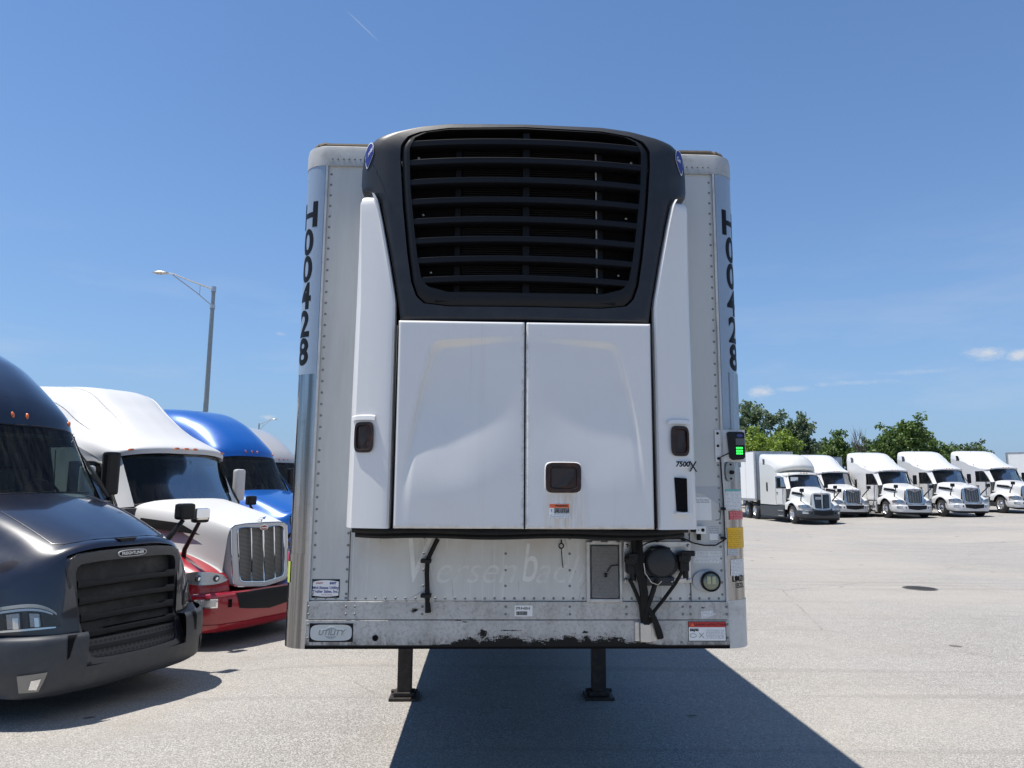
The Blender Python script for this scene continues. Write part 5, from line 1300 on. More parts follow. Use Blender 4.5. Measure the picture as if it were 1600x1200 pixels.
        for w_, h_, mm, dy_ in ((.165, .033, 'badge_rim', 0.0), (.154, .0245, 'ink', -.003)):
            mb = MB(); rr_ = [(np.sign(cos(a)) * abs(cos(a)) ** .5 * w_ * .5 * 1.9, 1.402 + np.sign(sin(a)) * abs(sin(a)) ** .8 * h_) for a in np.linspace(0, 2 * pi, 40, endpoint=False)]
            mb.prism(rr_, 'y', yb_ - .003 + dy_, yb_ + .01); bd = mb.build('name_badge', mm, gs)
        if name_badge: lettering('FREIGHTLINER', .040, (.0, yb_ - .0075, 1.402), 'white', gs, bold=.001, widthscale=.95)
        # camera notch on the nose
        mb = MB(); p = H.pt(3.55, 0, .0); mb.prism([(-.10, p[2] + .012), (.10, p[2] + .012), (.07, p[2] - .02), (-.07, p[2] - .02)], 'y', p[1] - .03, p[1] + .10); mb.build('nose_scoop', 'plastic', ho)
        # headlamps
        for sx in (1, -1):
            def lampq(f, g, off):      # f 0 top .. 1 bottom, g 0 inner tip .. 1 outer end
                v = 2.62 + 2.25 * g; ut = 5.62 - 1.20 * g ** .62; ub = 5.80 - .05 * g
                return H.pt(ut + (ub - ut) * f, min(v, 4.98), off * HS)
            def hl(off, c=None):
                f0, f1, g0, g1 = c or (0, 1, 0, 1)
                return [[(q[0] * sx, q[1], q[2]) for q in [lampq(f, g, off) for g in np.linspace(g0, g1, 20)]] for f in np.linspace(f0, f1, 8)]
            mb = MB(); G = hl(.006); mb.grid(G); mb.grid([G[0], hl(-.03)[0]]); mb.grid([G[-1], hl(-.03)[-1]]); h_ = mb.build('headlamp', 'lamp_inner', root)
            mb = MB(); mb.grid(hl(.020)); mb.build('lens', 'glass_clear', h_)
            for c2, m2, o2 in (((.0, .16, .06, .98), 'lamp_white', .010), ((.34, .92, .30, .52), 'lamp_dark', .009), ((.34, .92, .60, .86), 'lamp_dark', .009), ((.40, .88, .33, .49), 'reflect', .012), ((.38, .90, .64, .82), 'reflect', .012), ((.56, .90, .35, .42), 'chrome', .015), ((.54, .92, .66, .74), 'chrome', .015), ((.20, .30, .12, .95), 'lamp_inner2', .010), ((.93, 1.0, .10, .95), 'chrome', .010)):
                mb = MB(); mb.grid(hl(o2, c2)); mb.build('reflector', m2, h_)
            # fender crease, bumper details
            f_ = MB(); f_.grid(patch_off(B, ((2.05, 2.05), (2.12, 2.75), (2.95, 2.62), (2.90, 2.12)), 6, 8, .012, BS, sx)); fl = f_.build('fog_lamp', 'lamp_white2', bo)
            f_ = MB(); f_.grid(patch_off(B, ((2.30, 2.16), (2.35, 2.38), (2.75, 2.38), (2.78, 2.18)), 6, 8, .018, BS, sx)); f_.build('reflector', 'chrome', fl)
            f_ = MB(); f_.grid(patch_off(B, ((.35, 1.45), (.35, 1.68), (1.7, 1.66), (1.6, 1.60)), 6, 4, .008, BS, sx)); f_.build('bumper_vent', 'black', bo)
    else:
        bars = 3 if grille == 'mesh' else 11 if grille == 'split' else 5
        outl = [(0, 1.665), (.30, 1.66), (.46, 1.64), (.515, 1.60), (.515, 1.40), (.50, .92), (.49, .84), (.44, .80), (0, .755)]
        inl = [(0, 1.575), (.12, 1.60), (.30, 1.61), (.40, 1.60), (.425, 1.57), (.42, 1.40), (.405, .94), (.395, .885), (.35, .86), (0, .825)]
        cz_ = 1.2
        aa = sorted(set([round(a, 4) for a in np.linspace(-pi, pi, 100, endpoint=False)] + [round(atan2(z - cz_, x), 4) for x, z in fullpoly(outl)]))
        O = [polar(fullpoly(outl), (0, cz_), a) for a in aa]; I = [polar(fullpoly(inl), (0, cz_), a) for a in aa]
        def fy(x, z): return .235 - .10 * (1.66 - z) / .9 + .06 * (x / .47) ** 2
        rows = [[(p[0] * 1.04, fy(*p) + .34, p[1]) for p in O], [(p[0], fy(*p) - .005, p[1]) for p in O]] + [[(o[0] * (1 - f) + i[0] * f, fy(o[0] * (1 - f) + i[0] * f, o[1] * (1 - f) + i[1] * f) - .012, o[1] * (1 - f) + i[1] * f) for o, i in zip(O, I)] for f in (.1, .5, .95)] + [[(i[0], fy(*i) + .03, i[1]) for i in I]]
        mb = MB(); mb.grid(rows, True, False, True); gs = mb.build('grille', body if grille == 'mesh' else 'trimgrey' if grille == 'split' else 'chrome_dark', root, sharp=45)
        ed = MB(); ed.tube([(i[0], fy(*i) - .012, i[1]) for i in I] + [(I[0][0], fy(*I[0]) - .012, I[0][1])], .010, 6, False); ed.tube([(i[0], fy(*i) - .006, i[1]) for i in O] + [(O[0][0], fy(*O[0]) - .006, O[0][1])], .008, 6, False); ed.build('grille_trim', 'chrome', gs)
        mb = MB(); P = fullpoly(inl); mb.add([(x, fy(x, z) + .028, z) for x, z in P], [tuple(range(len(P)))]); mb.build('grille_mesh', 'black' if bars == 11 else 'weave', gs)
        for x in ((-.21, 0, .21) if bars == 3 else (-.29, -.145, 0, .145, .29) if bars == 5 else (-.36, -.30, -.24, -.18, -.12, .12, .18, .24, .30, .36)):
            zt = polar(fullpoly(inl), (x, 1.2), pi / 2)[1]; zb = polar(fullpoly(inl), (x, 1.2), -pi / 2)[1]
            mb = MB(); mb.tube([(x, fy(x, zt) - .0, zt), (x, fy(x, 1.2) - .004, 1.2), (x, fy(x, zb) - .0, zb)], .013 if bars == 3 else .010 if bars == 5 else .007, 8); mb.build('grille_bar', 'chrome' if bars == 3 else 'chrome_dark', gs)
        if bars == 11: mb = MB(); mb.box(-.035, .035, .165, .20, .84, 1.60, .01); mb.build('grille_divider', 'trimgrey', gs)
        if bars == 5:
            mb = MB(); mb.tube([(-.25, fy(.25, 1.58) - .01, 1.59), (0, fy(0, 1.50) - .012, 1.49), (.25, fy(.25, 1.58) - .01, 1.59)], .012, 6); mb.build('grille_bar', 'chrome', gs)
        # oval badge and hood ornament
        yb_ = fy(0, 1.60) - .022; a_l = np.linspace(0, 2 * pi, 28, endpoint=False)
        mb = MB(); mb.prism([(.075 * cos(a), 1.595 + .042 * sin(a)) for a in a_l], 'y', yb_ - .002, yb_ + .02); bd = mb.build('oval_badge', 'chrome', gs)
        mb = MB(); mb.prism([(.064 * cos(a), 1.595 + .032 * sin(a)) for a in a_l], 'y', yb_ - .006, yb_); mb.build('oval_badge', 'badge_red', gs)
        if detail >= 1: lettering('Peterbilt', .032, (0, yb_ - .0075, 1.593), 'chrome', gs, shear=.3, bold=.0008)
        mb = MB(); mb.add([(0, .20, 1.715), (.075, .26, 1.755), (.015, .27, 1.71), (.010, .36, 1.70), (-.010, .36, 1.70), (-.015, .27, 1.71), (-.075, .26, 1.755), (0, .26, 1.735)], [(0, 1, 7), (0, 7, 6), (1, 2, 7), (7, 5, 6), (2, 3, 4, 5, 7), (0, 2, 1), (0, 6, 5), (0, 5, 2), (2, 5, 4, 3)]); mb.tube([(0, .28, 1.66), (0, .27, 1.72)], .014, 6); mb.build('hood_ornament', 'chrome', ho)
        for sx in (1, -1):
            # lamp pod across the fender front
            LS = [(.56, .245, .925, .905), (.66, .215, .985, .885), (.78, .225, 1.02, .870), (.90, .275, 1.04, .868), (1.0, .355, 1.045, .875), (1.09, .50, 1.02, .905), (1.125, .60, .985, .93)]
            def L(a, b, off):  # a 0..1 across, b 0..1 down
                q = cr1(np.array(LS), np.array([a * 6]))[0]
                return (sx * (q[0] + off * .3 * a), q[1] - .012 - off + .03 * (1 - b), q[2] + (q[3] - q[2]) * b)
            mb = MB(); G = [[L(a, b, .0) for a in np.linspace(0, 1, 18)] for b in np.linspace(0, 1, 6)]; mb.grid(G); mb.grid([G[0], [(p[0], p[1] + .08, p[2] - .01) for p in G[0]]]); mb.grid([G[-1], [(p[0], p[1] + .06, p[2]) for p in G[-1]]]); h_ = mb.build('headlamp', 'lamp_inner2', root)
            mb = MB(); mb.grid([[L(a, b, .016) for a in np.linspace(0, 1, 18)] for b in np.linspace(0, 1, 6)]); mb.build('lens', 'glass_clear', h_)
            for a0 in (.30, .60):
                c_ = L(a0, .52, .004); mb = MB(); mb.lathe([(-.010, .0005), (-.008, .030), (.0, .046), (.020, .050)], c_, 'y', 16); mb.build('projector', 'lamp_dark', h_); mb = MB(); mb.lathe([(-.020, .0005), (-.016, .018), (-.008, .026)], c_, 'y', 16); mb.build('bulb_lens', 'chrome', h_)
            mb = MB(); mb.grid([[L(a, b, .009) for a in np.linspace(.84, 1, 4)] for b in np.linspace(.25, .95, 4)]); mb.build('indicator', 'amber', h_)
            f_ = MB(); f_.grid(patch_off(B, ((1.10, 1.95), (1.10, 3.0), (1.62, 2.95), (1.62, 1.95)), 5, 8, .010, BS, sx)); fl = f_.build('fog_lamp', 'chrome', bo)
            f_ = MB(); f_.grid(patch_off(B, ((1.17, 2.02), (1.17, 2.9), (1.55, 2.85), (1.55, 2.02)), 5, 8, .014, BS, sx)); f_.build('lens', 'lamp_inner2', fl)
            f_ = MB(); f_.grid(patch_off(B, ((1.2, 1.42), (1.2, 1.55), (1.65, 1.55), (1.65, 1.42)), 3, 3, .010, BS, sx)); f_.build('tow_hole', 'black', bo)
        f_ = MB()
        for sx in (1, -1): f_.grid(patch_off(B, ((.55, 0), (.55, 1.30), (1.75, 1.12), (2.05, 0)), 5, 10, .010, BS, sx))
        f_.build('lower_intake', 'plastic', bo)
        f_ = MB()
        for sx in (1, -1): f_.grid(patch_off(B, ((2.7, 0), (2.7, 4.6), (4, 4.6), (4, 0)), 5, 20, .012, BS, sx))
        f_.build('air_dam', bumper if bumper == 'p_red' else 'plastic', bo)
    # --- mirrors
    for sx in (1, -1):
        # door mirror
        mb = MB(); mb.tube([(sx * 1.10, 2.36, 1.94), (sx * 1.24, 2.42, 1.95), (sx * 1.36, 2.48, 1.96)], .03, 8)
        mb.build('mirror_arm', 'plastic', root)
        mb = MB(); mb.box(sx * 1.36 - .10, sx * 1.36 + .10, 2.42, 2.54, 1.92, 2.48, .04); mo = mb.build('mirror', mirror, root)
        mb = MB(); mb.box(sx * 1.36 - .085, sx * 1.36 + .085, 2.541, 2.546, 1.95, 2.45); mb.build('mirror_glass', 'chrome', mo)
        # hood mirror
        bx, by, bz = (.99, 1.02, 1.34) if kind == 'wide' else (.86, .82, 1.22)
        hx, hy_, hz = (1.18, .90, 1.75) if kind == 'wide' else (1.02, .30, 1.80)
        mb = MB(); mb.tube([(sx * bx, by, bz), (sx * (bx + .03), by - .06, bz + .10), (sx * hx, hy_ + .02, hz - .10)], [.036, .032, .026], 8); ar = mb.build('mirror_arm', 'plastic', root)
        mb = MB(); mb.box(sx * hx - .105, sx * hx + .105, hy_ - .065, hy_ + .065, hz - .095, hz + .095, .035); mo = mb.build('hood_mirror', 'plastic' if not (chrome_caps and sx > 0) else 'plastic', root)
        if chrome_caps:
            mb = MB(); mb.box(sx * hx - .108, sx * hx + .108, hy_ - .075, hy_ + .02, hz - .060, hz + .099, .033); mb.build('mirror_cap', 'chrome', mo)
    # --- wheels, tanks, skirts
    for sx in (1, -1):
        wheel(root, (sx * 1.19, 1.27, .50), sx)
        for y in (6.55, 7.85): wheel(root, (sx * 1.24, y, .50), sx)
        mb = MB(); mb.box(min(sx * 1.10, sx * 1.20), max(sx * 1.10, sx * 1.20), 2.30, 5.75, .28, .90, .03); mb.build('side_skirt', skirts, root)
        for z in (.34, .62): 
            mb = MB(); mb.box(min(sx * 1.18, sx * 1.24), max(sx * 1.18, sx * 1.24), 2.35, 3.05, z, z + .05, .01); mb.build('step', 'alu', root)
    mb = MB(); mb.tube([(-1.1, 1.27, .5), (1.1, 1.27, .5)], .06)
    for y in (6.55, 7.85): mb.tube([(-1.2, y, .5), (1.2, y, .5)], .07)
    mb.build('axle', 'black', root)
    mb = MB(); mb.box(-.45, .45, 6.6, 7.7, 1.0, 1.14, .02); mb.build('fifth_wheel', 'darksteel', root)
    return root

# extra truck materials
MT['glass_dark'] = mat('dark_window', (.012, .013, .015), .06, 0, .6)
MT['gloss_black'] = mat('satin_black_trim', (.012, .012, .015), .28, 0, .4, .08, (.05, .05, .05), 6)
MT['lamp_inner'] = mat('headlamp_housing', (.055, .057, .06), .35, .1)
MT['reflect'] = mat('lamp_bowl', (.36, .36, .37), .22, .8)
MT['lamp_inner2'] = mat('bright_headlamp_housing', (.55, .55, .56), .2, .7)
MT['chrome_dark'] = mat('dark_chrome', (.40, .40, .41), .18, .9)  # darker chrome base, tones down the blue sky reflection
MT['badge_rim'] = mat('satin_silver', (.50, .50, .51), .35, .3)
MT['lamp_white'] = mat('lamp_light_bar', (.50, .50, .47), .25)
MT['lamp_white2'] = mat('clear_fog_lens', (.22, .21, .19), .15, .2, .8)
MT['lamp_dark'] = mat('projector_dark', (.03, .03, .035), .2, .2)
MT['badge_red'] = mat('badge_red', (.25, .02, .02), .3)
def hexmat(name, fg, bgc, sc, typ='hex'):
    m, t, b = newmat(name); v = ocoord(t)
    if typ == 'hex':
        vo = N(t, 'ShaderNodeTexVoronoi', feature='DISTANCE_TO_EDGE', voronoi_dimensions='2D'); sp = N(t, 'ShaderNodeSeparateXYZ'); t.links.new(v, sp.inputs[0])
        cx = N(t, 'ShaderNodeCombineXYZ'); row = M_(t, 'MULTIPLY', M_(t, 'FLOOR', M_(t, 'MULTIPLY', sp.outputs[2], sc)), .5)
        t.links.new(M_(t, 'MULTIPLY', sp.outputs[0], sc * .85), cx.inputs[0]); t.links.new(M_(t, 'MULTIPLY', sp.outputs[2], sc), cx.inputs[1])
        fx = M_(t, 'SUBTRACT', M_(t, 'FRACT', M_(t, 'ADD', M_(t, 'MULTIPLY', sp.outputs[0], sc * .85), row)), .5); fz = M_(t, 'SUBTRACT', M_(t, 'FRACT', M_(t, 'MULTIPLY', sp.outputs[2], sc)), .5)
        r = M_(t, 'SQRT', M_(t, 'ADD', M_(t, 'MULTIPLY', fx, fx), M_(t, 'MULTIPLY', fz, fz)))
        f = ramp(t, r, .33, .38)
    else:
        sp = N(t, 'ShaderNodeSeparateXYZ'); t.links.new(v, sp.inputs[0])
        f = ramp(t, M_(t, 'ABSOLUTE', M_(t, 'SUBTRACT', M_(t, 'FRACT', M_(t, 'MULTIPLY', sp.outputs[2], sc)), .5)), .22, .34)
    t.links.new(mixcol(t, f, bgc, fg), b.inputs['Base Color']); b.inputs['Roughness'].default_value = .5
    return m
MT['hexmesh'] = hexmat('hex_mesh', (.03, .03, .033), (.002, .002, .002), 26)
MT['weave'] = hexmat('woven_steel_mesh', (.22, .215, .20), (.03, .03, .03), 55, 'rows')
MT['radiator'] = mat('dusty_radiator', (.022, .022, .023), .7, 0, 0, .6, (.08, .078, .072), 5)

# patch sides: find which way normals point
_h = Surf(HOODS['wide']); _p = _h.pt(5, 3.5, .05) - _h.pt(5, 3.5, 0); HS = 1 if _p[1] < 0 else -1
_b = Surf(BUMP); _p = _b.pt(2, 1, .05) - _b.pt(2, 1, 0); BS = 1 if _p[1] < 0 else -1

def place(name, x, y, deg, label, group=None, dz=0.0, cat='truck'):
    return empty(name, (x, y, gz(x, y) + dz), radians(deg), label=label, cat=cat, group=group)
GL = 'tractor units parked in a row on the left'; GR = 'white tractor units parked in a row across the lot'
tractor(place('tractor_truck', -3.52, 7.10, 66, 'dusty black tractor truck at the left edge, nearest the camera', GL), 'p_black', 'wide', 'smooth', 'greyplastic', name_badge=True)
tractor(place('tractor_truck', -3.46, 10.56, 60, 'white tractor truck with red bumper and fenders, between the black and the blue one', GL), 'p_offwhite', 'narrow', 'visor', 'p_red', 'p_redwhite', 'mesh', chrome_caps=True, mirror='p_offwhite')
tractor(place('tractor_truck', -4.11, 15.74, 60, 'bright blue tractor truck behind the white and red one', GL, .12), 'p_blue', 'wide', 'smooth', 'greyplastic')
tractor(place('tractor_truck', -4.9, 20.6, 60, 'pale grey tractor truck, last of the row, half hidden by the trailer', GL, .1), 'p_silver', 'wide', 'smooth', 'greyplastic', detail=.7)
p2 = place('tractor_truck', 20.6, 43.1, 0.5, 'white tractor truck right behind the one with the dark grey bumper', GR)
tractor(p2, 'p_white', 'narrow', 'visor', 'p_white', 'p_white', 'chrome', detail=.6)
for x, y, a, lab in ((23.1, 40.9, .5, 'white chromed-grille tractor truck, first one standing clear beside the half-hidden one'), (26.3, 40.8, 0, 'white chromed-grille tractor truck with thin aerial, second from the right edge'), (31.3, 43.0, 2, 'white tractor truck cut off by the right edge of the view')):
    c = copy_tree(p2); c.location = (x, y, gz(x, y)); c.rotation_euler = (0, 0, radians(a)); c['label'] = lab
ti = place('tractor_truck', 16.55, 38.1, 2.0, 'white tractor truck with dark grey plastic bumper, hooked to a trailer', GR)
tractor(ti, 'p_cream', 'narrow', 'bulb', 'greyplastic', 'p_cream', 'split', skirts='greyplastic', detail=.6)

# small extras on the far tractors
sheet = MB(); sheet.box(-.80, -.38, 2.14, 2.145, 2.30, 2.52); sh = sheet.build('windscreen_sheet', 'white', ti); sh['label'] = 'paper sheet behind the windscreen'
mb = MB(); mb.box(-.37, -.03, .155, .165, 1.32, 1.46); mb.build('number_plate', 'greylabel', ti)
for sx in (-1,):
    lettering('HIREUP', .26, (0, 0, 0), 'ink', ti) if False else None
for t_ in [o for o in bpy.data.objects if o.get('group') == GR]:
    if t_ is ti: continue
    mb = MB(); mb.tube([(-1.18, 3.55, 3.0), (-1.2, 3.6, 4.15)], .006, 5); mb.build('aerial', 'plastic', t_)

# ------------------------------------------------------------------ other trailers
def box_trailer(name, x, y, deg, label, L=15.9, hgt=4.1, mats=('side', 'alu'), dz=0.0):
    r = place(name, x, y, deg, label, 'box trailers standing behind the white tractors', dz, 'trailer')
    mb = MB(); mb.box(-1.29, 1.29, 0.03, L, 1.15, hgt, .02); mb.build('box_body', mats[0], r)
    for sx in (-1, 1):
        mb = MB(); mb.lathe([(1.12, .10), (hgt + .01, .10)], (sx * 1.21, .09, 0), 'z', 16); mb.build('corner_post', mats[1], r)
        for k in range(1, 13):
            mb = MB(); mb.box(min(sx * 1.289, sx * 1.298), max(sx * 1.289, sx * 1.298), k * 1.22, k * 1.22 + .02, 1.2, hgt - .06); mb.build('panel_seam', 'trimgrey', r)
        mb = MB(); mb.box(min(sx * 1.285, sx * 1.305), max(sx * 1.285, sx * 1.305), .0, L, 1.10, 1.24); mb.build('side_rail', 'alu', r)
        for y_ in (12.6, 13.85): wheel(r, (sx * 1.26, y_, .5), sx)
        mb = MB(); mb.box(min(sx * .90, sx * 1.05), max(sx * .90, sx * 1.05), 3.3, 3.44, .25, 1.1); mb.box(min(sx * .84, sx * 1.1), max(sx * .84, sx * 1.1), 3.25, 3.5, .22, .26); mb.build('landing_leg', 'darksteel', r)
    mb = MB(); mb.box(-1.28, 1.28, -.005, L, hgt - .01, hgt + .05, .01); mb.build('top_rail', 'alu', r)
    mb = MB(); mb.box(-.5, .5, 11.5, 15.5, .9, 1.15); mb.tube([(-1.1, 12.6, .5), (1.1, 12.6, .5)], .07); mb.tube([(-1.1, 13.85, .5), (1.1, 13.85, .5)], .07); mb.build('bogie_frame', 'darksteel', r)
    return r
box_trailer('box_trailer', 16.55 - sin(radians(2)) * 6.3, 38.1 + cos(radians(2)) * 6.3, 9, 'white box trailer with grey front corner, hooked behind the grey-bumpered tractor')
box_trailer('box_trailer', 22.9, 52.2, 1, 'white box trailer whose roof peeps between two white tractors', dz=-.25)
box_trailer('box_trailer', 40.3, 56.0, -52, 'long white box trailer with grey roof edge at the right border', dz=-.1)

# ------------------------------------------------------------------ street lamps
def street_lamp(x, y, h, ang, label, arm=1.95, dbl=False):
    r = empty('street_lamp', (x, y, gz(x, y)), ang, label=label, cat='street lamp', group='street lamps round the lot')
    mb = MB(); mb.tube([(0, 0, .3), (0, 0, h)], [.125, .075], 14); mb.build('pole', 'galv', r)
    mb = MB(); mb.box(-.3, .3, -.3, .3, -.1, .35, .03); mb.build('pole_base', 'trimgrey', r)
    mb = MB(); mb.tube([(0, 0, h - .12), (-arm * .5, 0, h + .22), (-arm * .85, 0, h + .48), (-arm * 1.02, 0, h + .50)], [.035, .03, .03, .03], 8); mb.tube([(0, 0, h - .85), (-arm * .35, 0, h - .28), (-arm * .85, 0, h + .42)], .022, 8); mb.tube([(-arm * .28, 0, h - .38), (-arm * .28, 0, h + .05)], .014, 6)
    mb.lathe([(h - .22, .10), (h - .0, .10)], (0, 0, 0), 'z', 14); mb.lathe([(h - .95, .105), (h - .78, .105)], (0, 0, 0), 'z', 14); mb.build('bracket_arm', 'alu', r)
    mb = MB(); mb.lathe([(-arm - .55, .005), (-arm - .45, .10), (-arm - .2, .15), (-arm + .05, .11), (-arm + .12, .03)], (0, 0, h + .50), 'x', 16); mb.v = [(a, b_, (c - h - .50) * .5 + h + .50) for a, b_, c in mb.v]; lu = mb.build('lamp_head', 'alu', r)
    mb = MB(); mb.lathe([(-arm - .42, .005), (-arm - .35, .08), (-arm - .15, .10), (-arm - .05, .01)], (0, 0, h + .48), 'x', 14); mb.v = [(a, b_, (c - h - .48) * .4 + h + .46) for a, b_, c in mb.v]; mb.build('lamp_lens', 'lamp_white2', lu)
    return r
street_lamp(-12.55, 29.0, 10.35, radians(8), 'tall grey street lamp with bracket arm rising behind the blue tractor')
street_lamp(-29.2, 82.0, 8.9, radians(186), 'distant street lamp just showing over the pale grey tractor', arm=1.5)

# ------------------------------------------------------------------ drain cover
mc = empty('manhole_cover', (8.45, 15.1, gz(8.45, 15.1)), 0, label='round dark iron drain cover set in the pale asphalt', cat='manhole cover')
mb = MB(); mb.lathe([(.003, .325), (.010, .32), (.010, .305), (.006, .30)], (0, 0, 0), 'z', 40); mb.build('rim', 'iron', mc)
mb = MB(); mb.lathe([(.006, .30), (.009, .295), (.009, .001)], (0, 0, 0), 'z', 40); mb.build('cover', 'iron', mc)
for a in range(-4, 5):
    hw = sqrt(.28 ** 2 - (a * .06) ** 2); mb = MB(); mb.box(-hw, hw, a * .06 - .012, a * .06 + .012, .0088, .014); mb.build('rib', 'iron', mc)

# ------------------------------------------------------------------ trees
def leaves(mb_v, mb_f, c, rad, n, size, rg, flat=.8):
    d = rg.normal(size=(n, 3)); d /= np.linalg.norm(d, axis=1)[:, None]; r = rad * rg.random((n, 1)) ** .45
    P = c + d * r * np.array([1, 1, flat])
    a = rg.normal(size=(n, 3)); a /= np.linalg.norm(a, axis=1)[:, None]; b_ = np.cross(a, rg.normal(size=(n, 3))); b_ /= np.linalg.norm(b_, axis=1)[:, None]
    s_ = size * (.6 + .8 * rg.random((n, 1)))
    for p, q in ((-a * s_, -b_ * s_ * .55), (a * s_, -b_ * s_ * .55), (a * s_ * .8, b_ * s_ * .55), (-a * s_ * .8, b_ * s_ * .55)): pass
    V = np.stack([P - a * s_, P - b_ * s_ * .5, P + a * s_, P + b_ * s_ * .5], 1).reshape(-1, 3)
    mb_f.append(np.arange(n * 4).reshape(-1, 4) + sum(len(v) for v in mb_v)); mb_v.append(V)
def tree(x, y, h, w, label, m='leaf', seed=0, n=6500, lsize=.15, shape='round', trunk=.16, group='trees beyond the parked tractors', base=.12, name='broadleaf_tree', bare=0):
    rg = np.random.default_rng(seed); r_ = random.Random(seed)
    root = empty(name, (x, y, gz(x, y) - .1), 0, label=label, cat='tree', group=group)
    tr_ = MB(); tips = []
    tr_.tube([(0, 0, 0), (r_.uniform(-.1, .1), 0, h * .3), (r_.uniform(-.3, .3), r_.uniform(-.2, .2), h * .62), (r_.uniform(-.4, .4), 0, h * .92)], [trunk, trunk * .8, trunk * .5, trunk * .12], 8); 
    nb = 16 if shape != 'poplar' else 22
    for k in range(nb):
        z0 = h * (base + (.80 - base) * k / nb); a = k * 2.4 + r_.uniform(-.4, .4)
        prof = {'round': sin(pi * min(1, max(.06, (z0 / h - base + .15) / (1.0 - base)))) ** .6, 'poplar': .75 * (1 - z0 / h) ** .5 + .15, 'wide': sin(pi * min(1, max(.1, (z0 / h) ** .8))) ** .45, 'spread': (1.05 - z0 / h) ** .4}[shape]
        L_ = w * .5 * prof * r_.uniform(.65, 1.12); up = (.35 if shape != 'poplar' else 1.1) * L_ + r_.uniform(0, .5)
        tp = (cos(a) * L_, sin(a) * L_, min(h * .98, z0 + up))
        tr_.tube([(0, 0, z0), (tp[0] * .5, tp[1] * .5, z0 + up * .35), tp], [trunk * .35, trunk * .2, .015], 5); tips.append((tp, z0))
    tr_.build('trunk', 'bark', root)
    if bare:
        tw = MB()
        for (tp, z0) in tips:
            for _ in range(7):
                f = r_.uniform(.3, 1); b0 = (tp[0] * f, tp[1] * f, z0 + (tp[2] - z0) * f); tw.tube([b0, (b0[0] + r_.uniform(-.5, .5), b0[1] + r_.uniform(-.5, .5), b0[2] + r_.uniform(.5, 1.3))], [.02, .006], 4)
        tw.build('twigs', 'bark', root)['kind'] = 'stuff'
        return root
    V, F_ = [], []
    cl_ = []
    for (tp, z0) in tips:
        for f in (1.0, .72, .45): cl_.append((np.array([tp[0] * f, tp[1] * f, z0 + (tp[2] - z0) * (f ** .8)]), f))
    cl_.append((np.array([0, 0, h * .93]), 1)); cl_.append((np.array([0, 0, h * .82]), 1))
    extra = []
    for c, f in cl_:
        for _ in range(3): extra.append((c + rg.normal(size=3) * w * .085, f * .7))
    cl_ += extra
    per = n // len(cl_)
    for c, f in cl_:
        rad = w * (.085 + .05 * rg.random()); leaves(V, F_, c, rad, max(10, int(per * (.6 + .8 * rg.random()))), lsize, rg, .75 if shape != 'poplar' else 1.3)
    V = np.concatenate(V); F_ = np.concatenate(F_)
    me = bpy.data.meshes.new('crown'); me.vertices.add(len(V)); me.vertices.foreach_set('co', V.ravel()); me.loops.add(F_.size); me.loops.foreach_set('vertex_index', F_.ravel().astype(np.int32)); me.polygons.add(len(F_)); me.polygons.foreach_set('loop_start', (np.arange(len(F_)) * 4).astype(np.int32)); me.update(); me.validate()
    o = bpy.data.objects.new('crown', me); COL.objects.link(o); me.materials.append(MT[m]); o.parent = root; o['kind'] = 'stuff'
    return root
def at(px, py, y):
    """world x, z of a photo pixel at depth y"""
    d = _F + _R * ((px - 800) / F_PX) + _U * ((600 - py) / F_PX); s_ = y / d.y
    return d.x * s_, CAM_H + d.z * s_
def tpx(px, top, y, wpx, *a, **k):
    x, z = at(px, top, y); w_ = wpx * y / F_PX * 1.04; return tree(x, y, z - gz(x, y) + .1, w_, *a, **k)
tpx(1168, 622, 66, 92, 'tall loose grey-green tree just right of the trailer', 'leaf_grey', 1, 12000, .17, 'wide')
tpx(1180, 672, 60, 86, 'low bright yellow-green bush below the tall grey-green tree', 'leaf_bright', 2, 8000, .14, 'wide', name='leafy_bush')
tpx(1222, 668, 61, 60, 'bright green bush at the foot of the forked tree', 'leaf_bright', 12, 5000, .14, 'wide', name='leafy_bush')
tpx(1250, 642, 66, 50, 'narrow tree with upswept branches, right-hand fork', 'leaf_grey', 3, 6500, .16, 'poplar')
tpx(1222, 651, 67, 44, 'narrow tree with upswept branches, left-hand fork', 'leaf', 4, 4500, .16, 'poplar')
tpx(1306, 671, 68, 62, 'round mid-green tree above the half-hidden tractor', 'leaf', 5, 7500, .16, 'round')
tpx(1276, 690, 72, 50, 'low dull green tree between the forked tree and the round tree', 'leaf_grey', 6, 4500, .17, 'wide')
tpx(1338, 668, 72, 40, 'bare grey twiggy tree with hardly any leaves', 'leaf', 7, 0, .1, 'poplar', bare=1, trunk=.10)
tpx(1350, 682, 74, 46, 'low leafy bush beside the bare twiggy tree', 'leaf_grey', 14, 4500, .16, 'wide', name='leafy_bush')
tpx(1412, 659, 64, 92, 'broad dark green tree, largest crown over the white tractors', 'leaf', 8, 14000, .16, 'spread')
tpx(1378, 680, 66, 50, 'small green tree leaning on the left of the broad crown', 'leaf', 9, 5500, .16, 'round')
tpx(1452, 682, 66, 56, 'lower green tree on the right of the broad crown', 'leaf', 10, 6500, .16, 'wide')
tpx(1500, 692, 100, 60, 'far dark green tree above the tractor second from the right edge', 'leaf_far', 11, 5000, .22, 'wide')
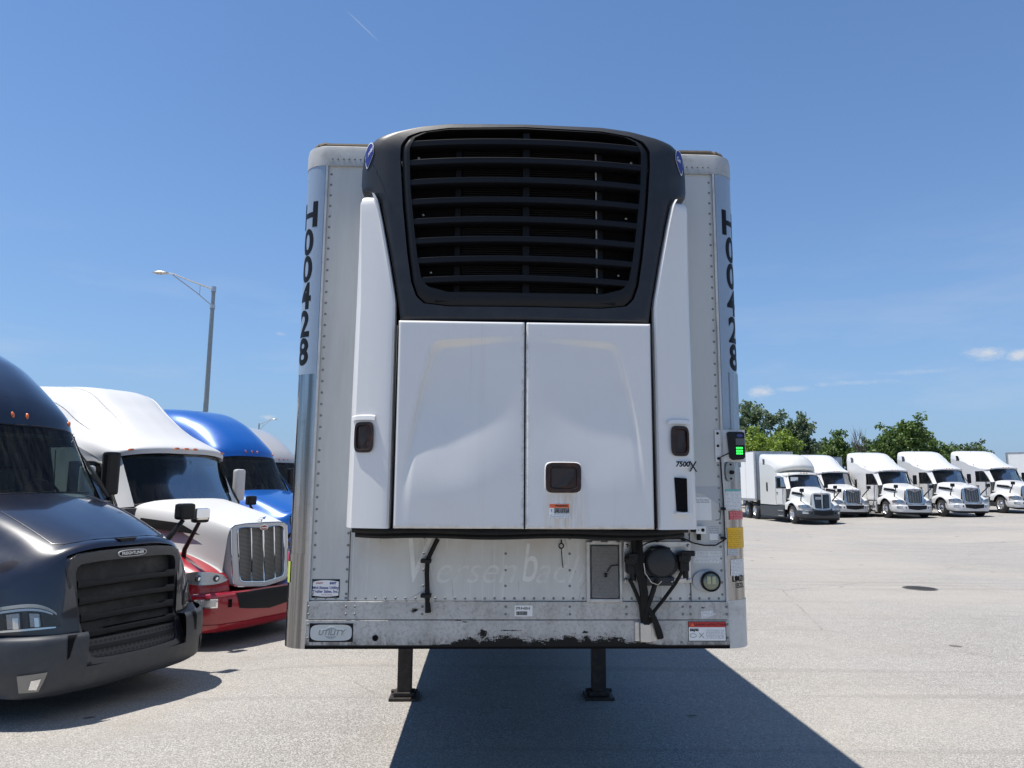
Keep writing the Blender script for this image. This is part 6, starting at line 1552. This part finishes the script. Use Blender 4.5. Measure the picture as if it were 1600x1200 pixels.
tpx(1528, 689, 104, 46, 'far rounded tree with a darker top near the right edge', 'leaf_far', 13, 5000, .22, 'round')
tpx(1484, 696, 98, 40, 'far low dark bush over the white tractors', 'leaf_far', 15, 3500, .22, 'wide', name='leafy_bush')
# rough green belt along the far edge of the lot that reads as one mass
rg = np.random.default_rng(5); V, F_ = [], []
for k in range(240):
    x = -70 + 190 * rg.random(); y = 76 + 24 * rg.random() + max(0, -x) * .3; hgt = 1.5 + 1.6 * rg.random()
    leaves(V, F_, np.array([x, y, gz(x, y) + hgt * .55]), hgt * .8, 150, .34, rg, .8)
V = np.concatenate(V); F_ = np.concatenate(F_); me = bpy.data.meshes.new('undergrowth'); me.from_pydata(V.tolist(), [], F_.tolist()); o = bpy.data.objects.new('undergrowth', me); COL.objects.link(o); me.materials.append(MT['leaf_far']); tag(o, 'dense green undergrowth along the far edge of the lot', 'undergrowth', None, 'stuff')

# ------------------------------------------------------------------ pieces that came out of one mesh become objects of their own
def split_loose(o):
    me = o.data; n = len(me.vertices); par = list(range(n))
    def find(a):
        while par[a] != a: par[a] = par[par[a]]; a = par[a]
        return a
    for e in me.edges:
        a, b_ = find(e.vertices[0]), find(e.vertices[1])
        if a != b_: par[a] = b_
    isl = {}
    for p in me.polygons: isl.setdefault(find(p.vertices[0]), []).append(p)
    if len(isl) < 2: return
    for k, polys in enumerate(isl.values()):
        ids = sorted({v for p in polys for v in p.vertices}); mp_ = {v: i for i, v in enumerate(ids)}
        m2 = bpy.data.meshes.new(me.name); m2.from_pydata([me.vertices[i].co[:] for i in ids], [], [[mp_[v] for v in p.vertices] for p in polys])
        m2.polygons.foreach_set('use_smooth', [p.use_smooth for p in polys]); m2.materials.append(me.materials[0])
        c = bpy.data.objects.new(o.name.split('.')[0], m2); COL.objects.link(c); c.parent = o.parent
    bpy.data.objects.remove(o)
for o in list(bpy.data.objects):
    if o.type == 'MESH' and o.name.split('.')[0] in ('seam', 'door_seal', 'screw', 'bolt', 'upright', 'rib', 'cross_member', 'wire_clip', 'side_intake', 'wiper', 'reflector'): split_loose(o)
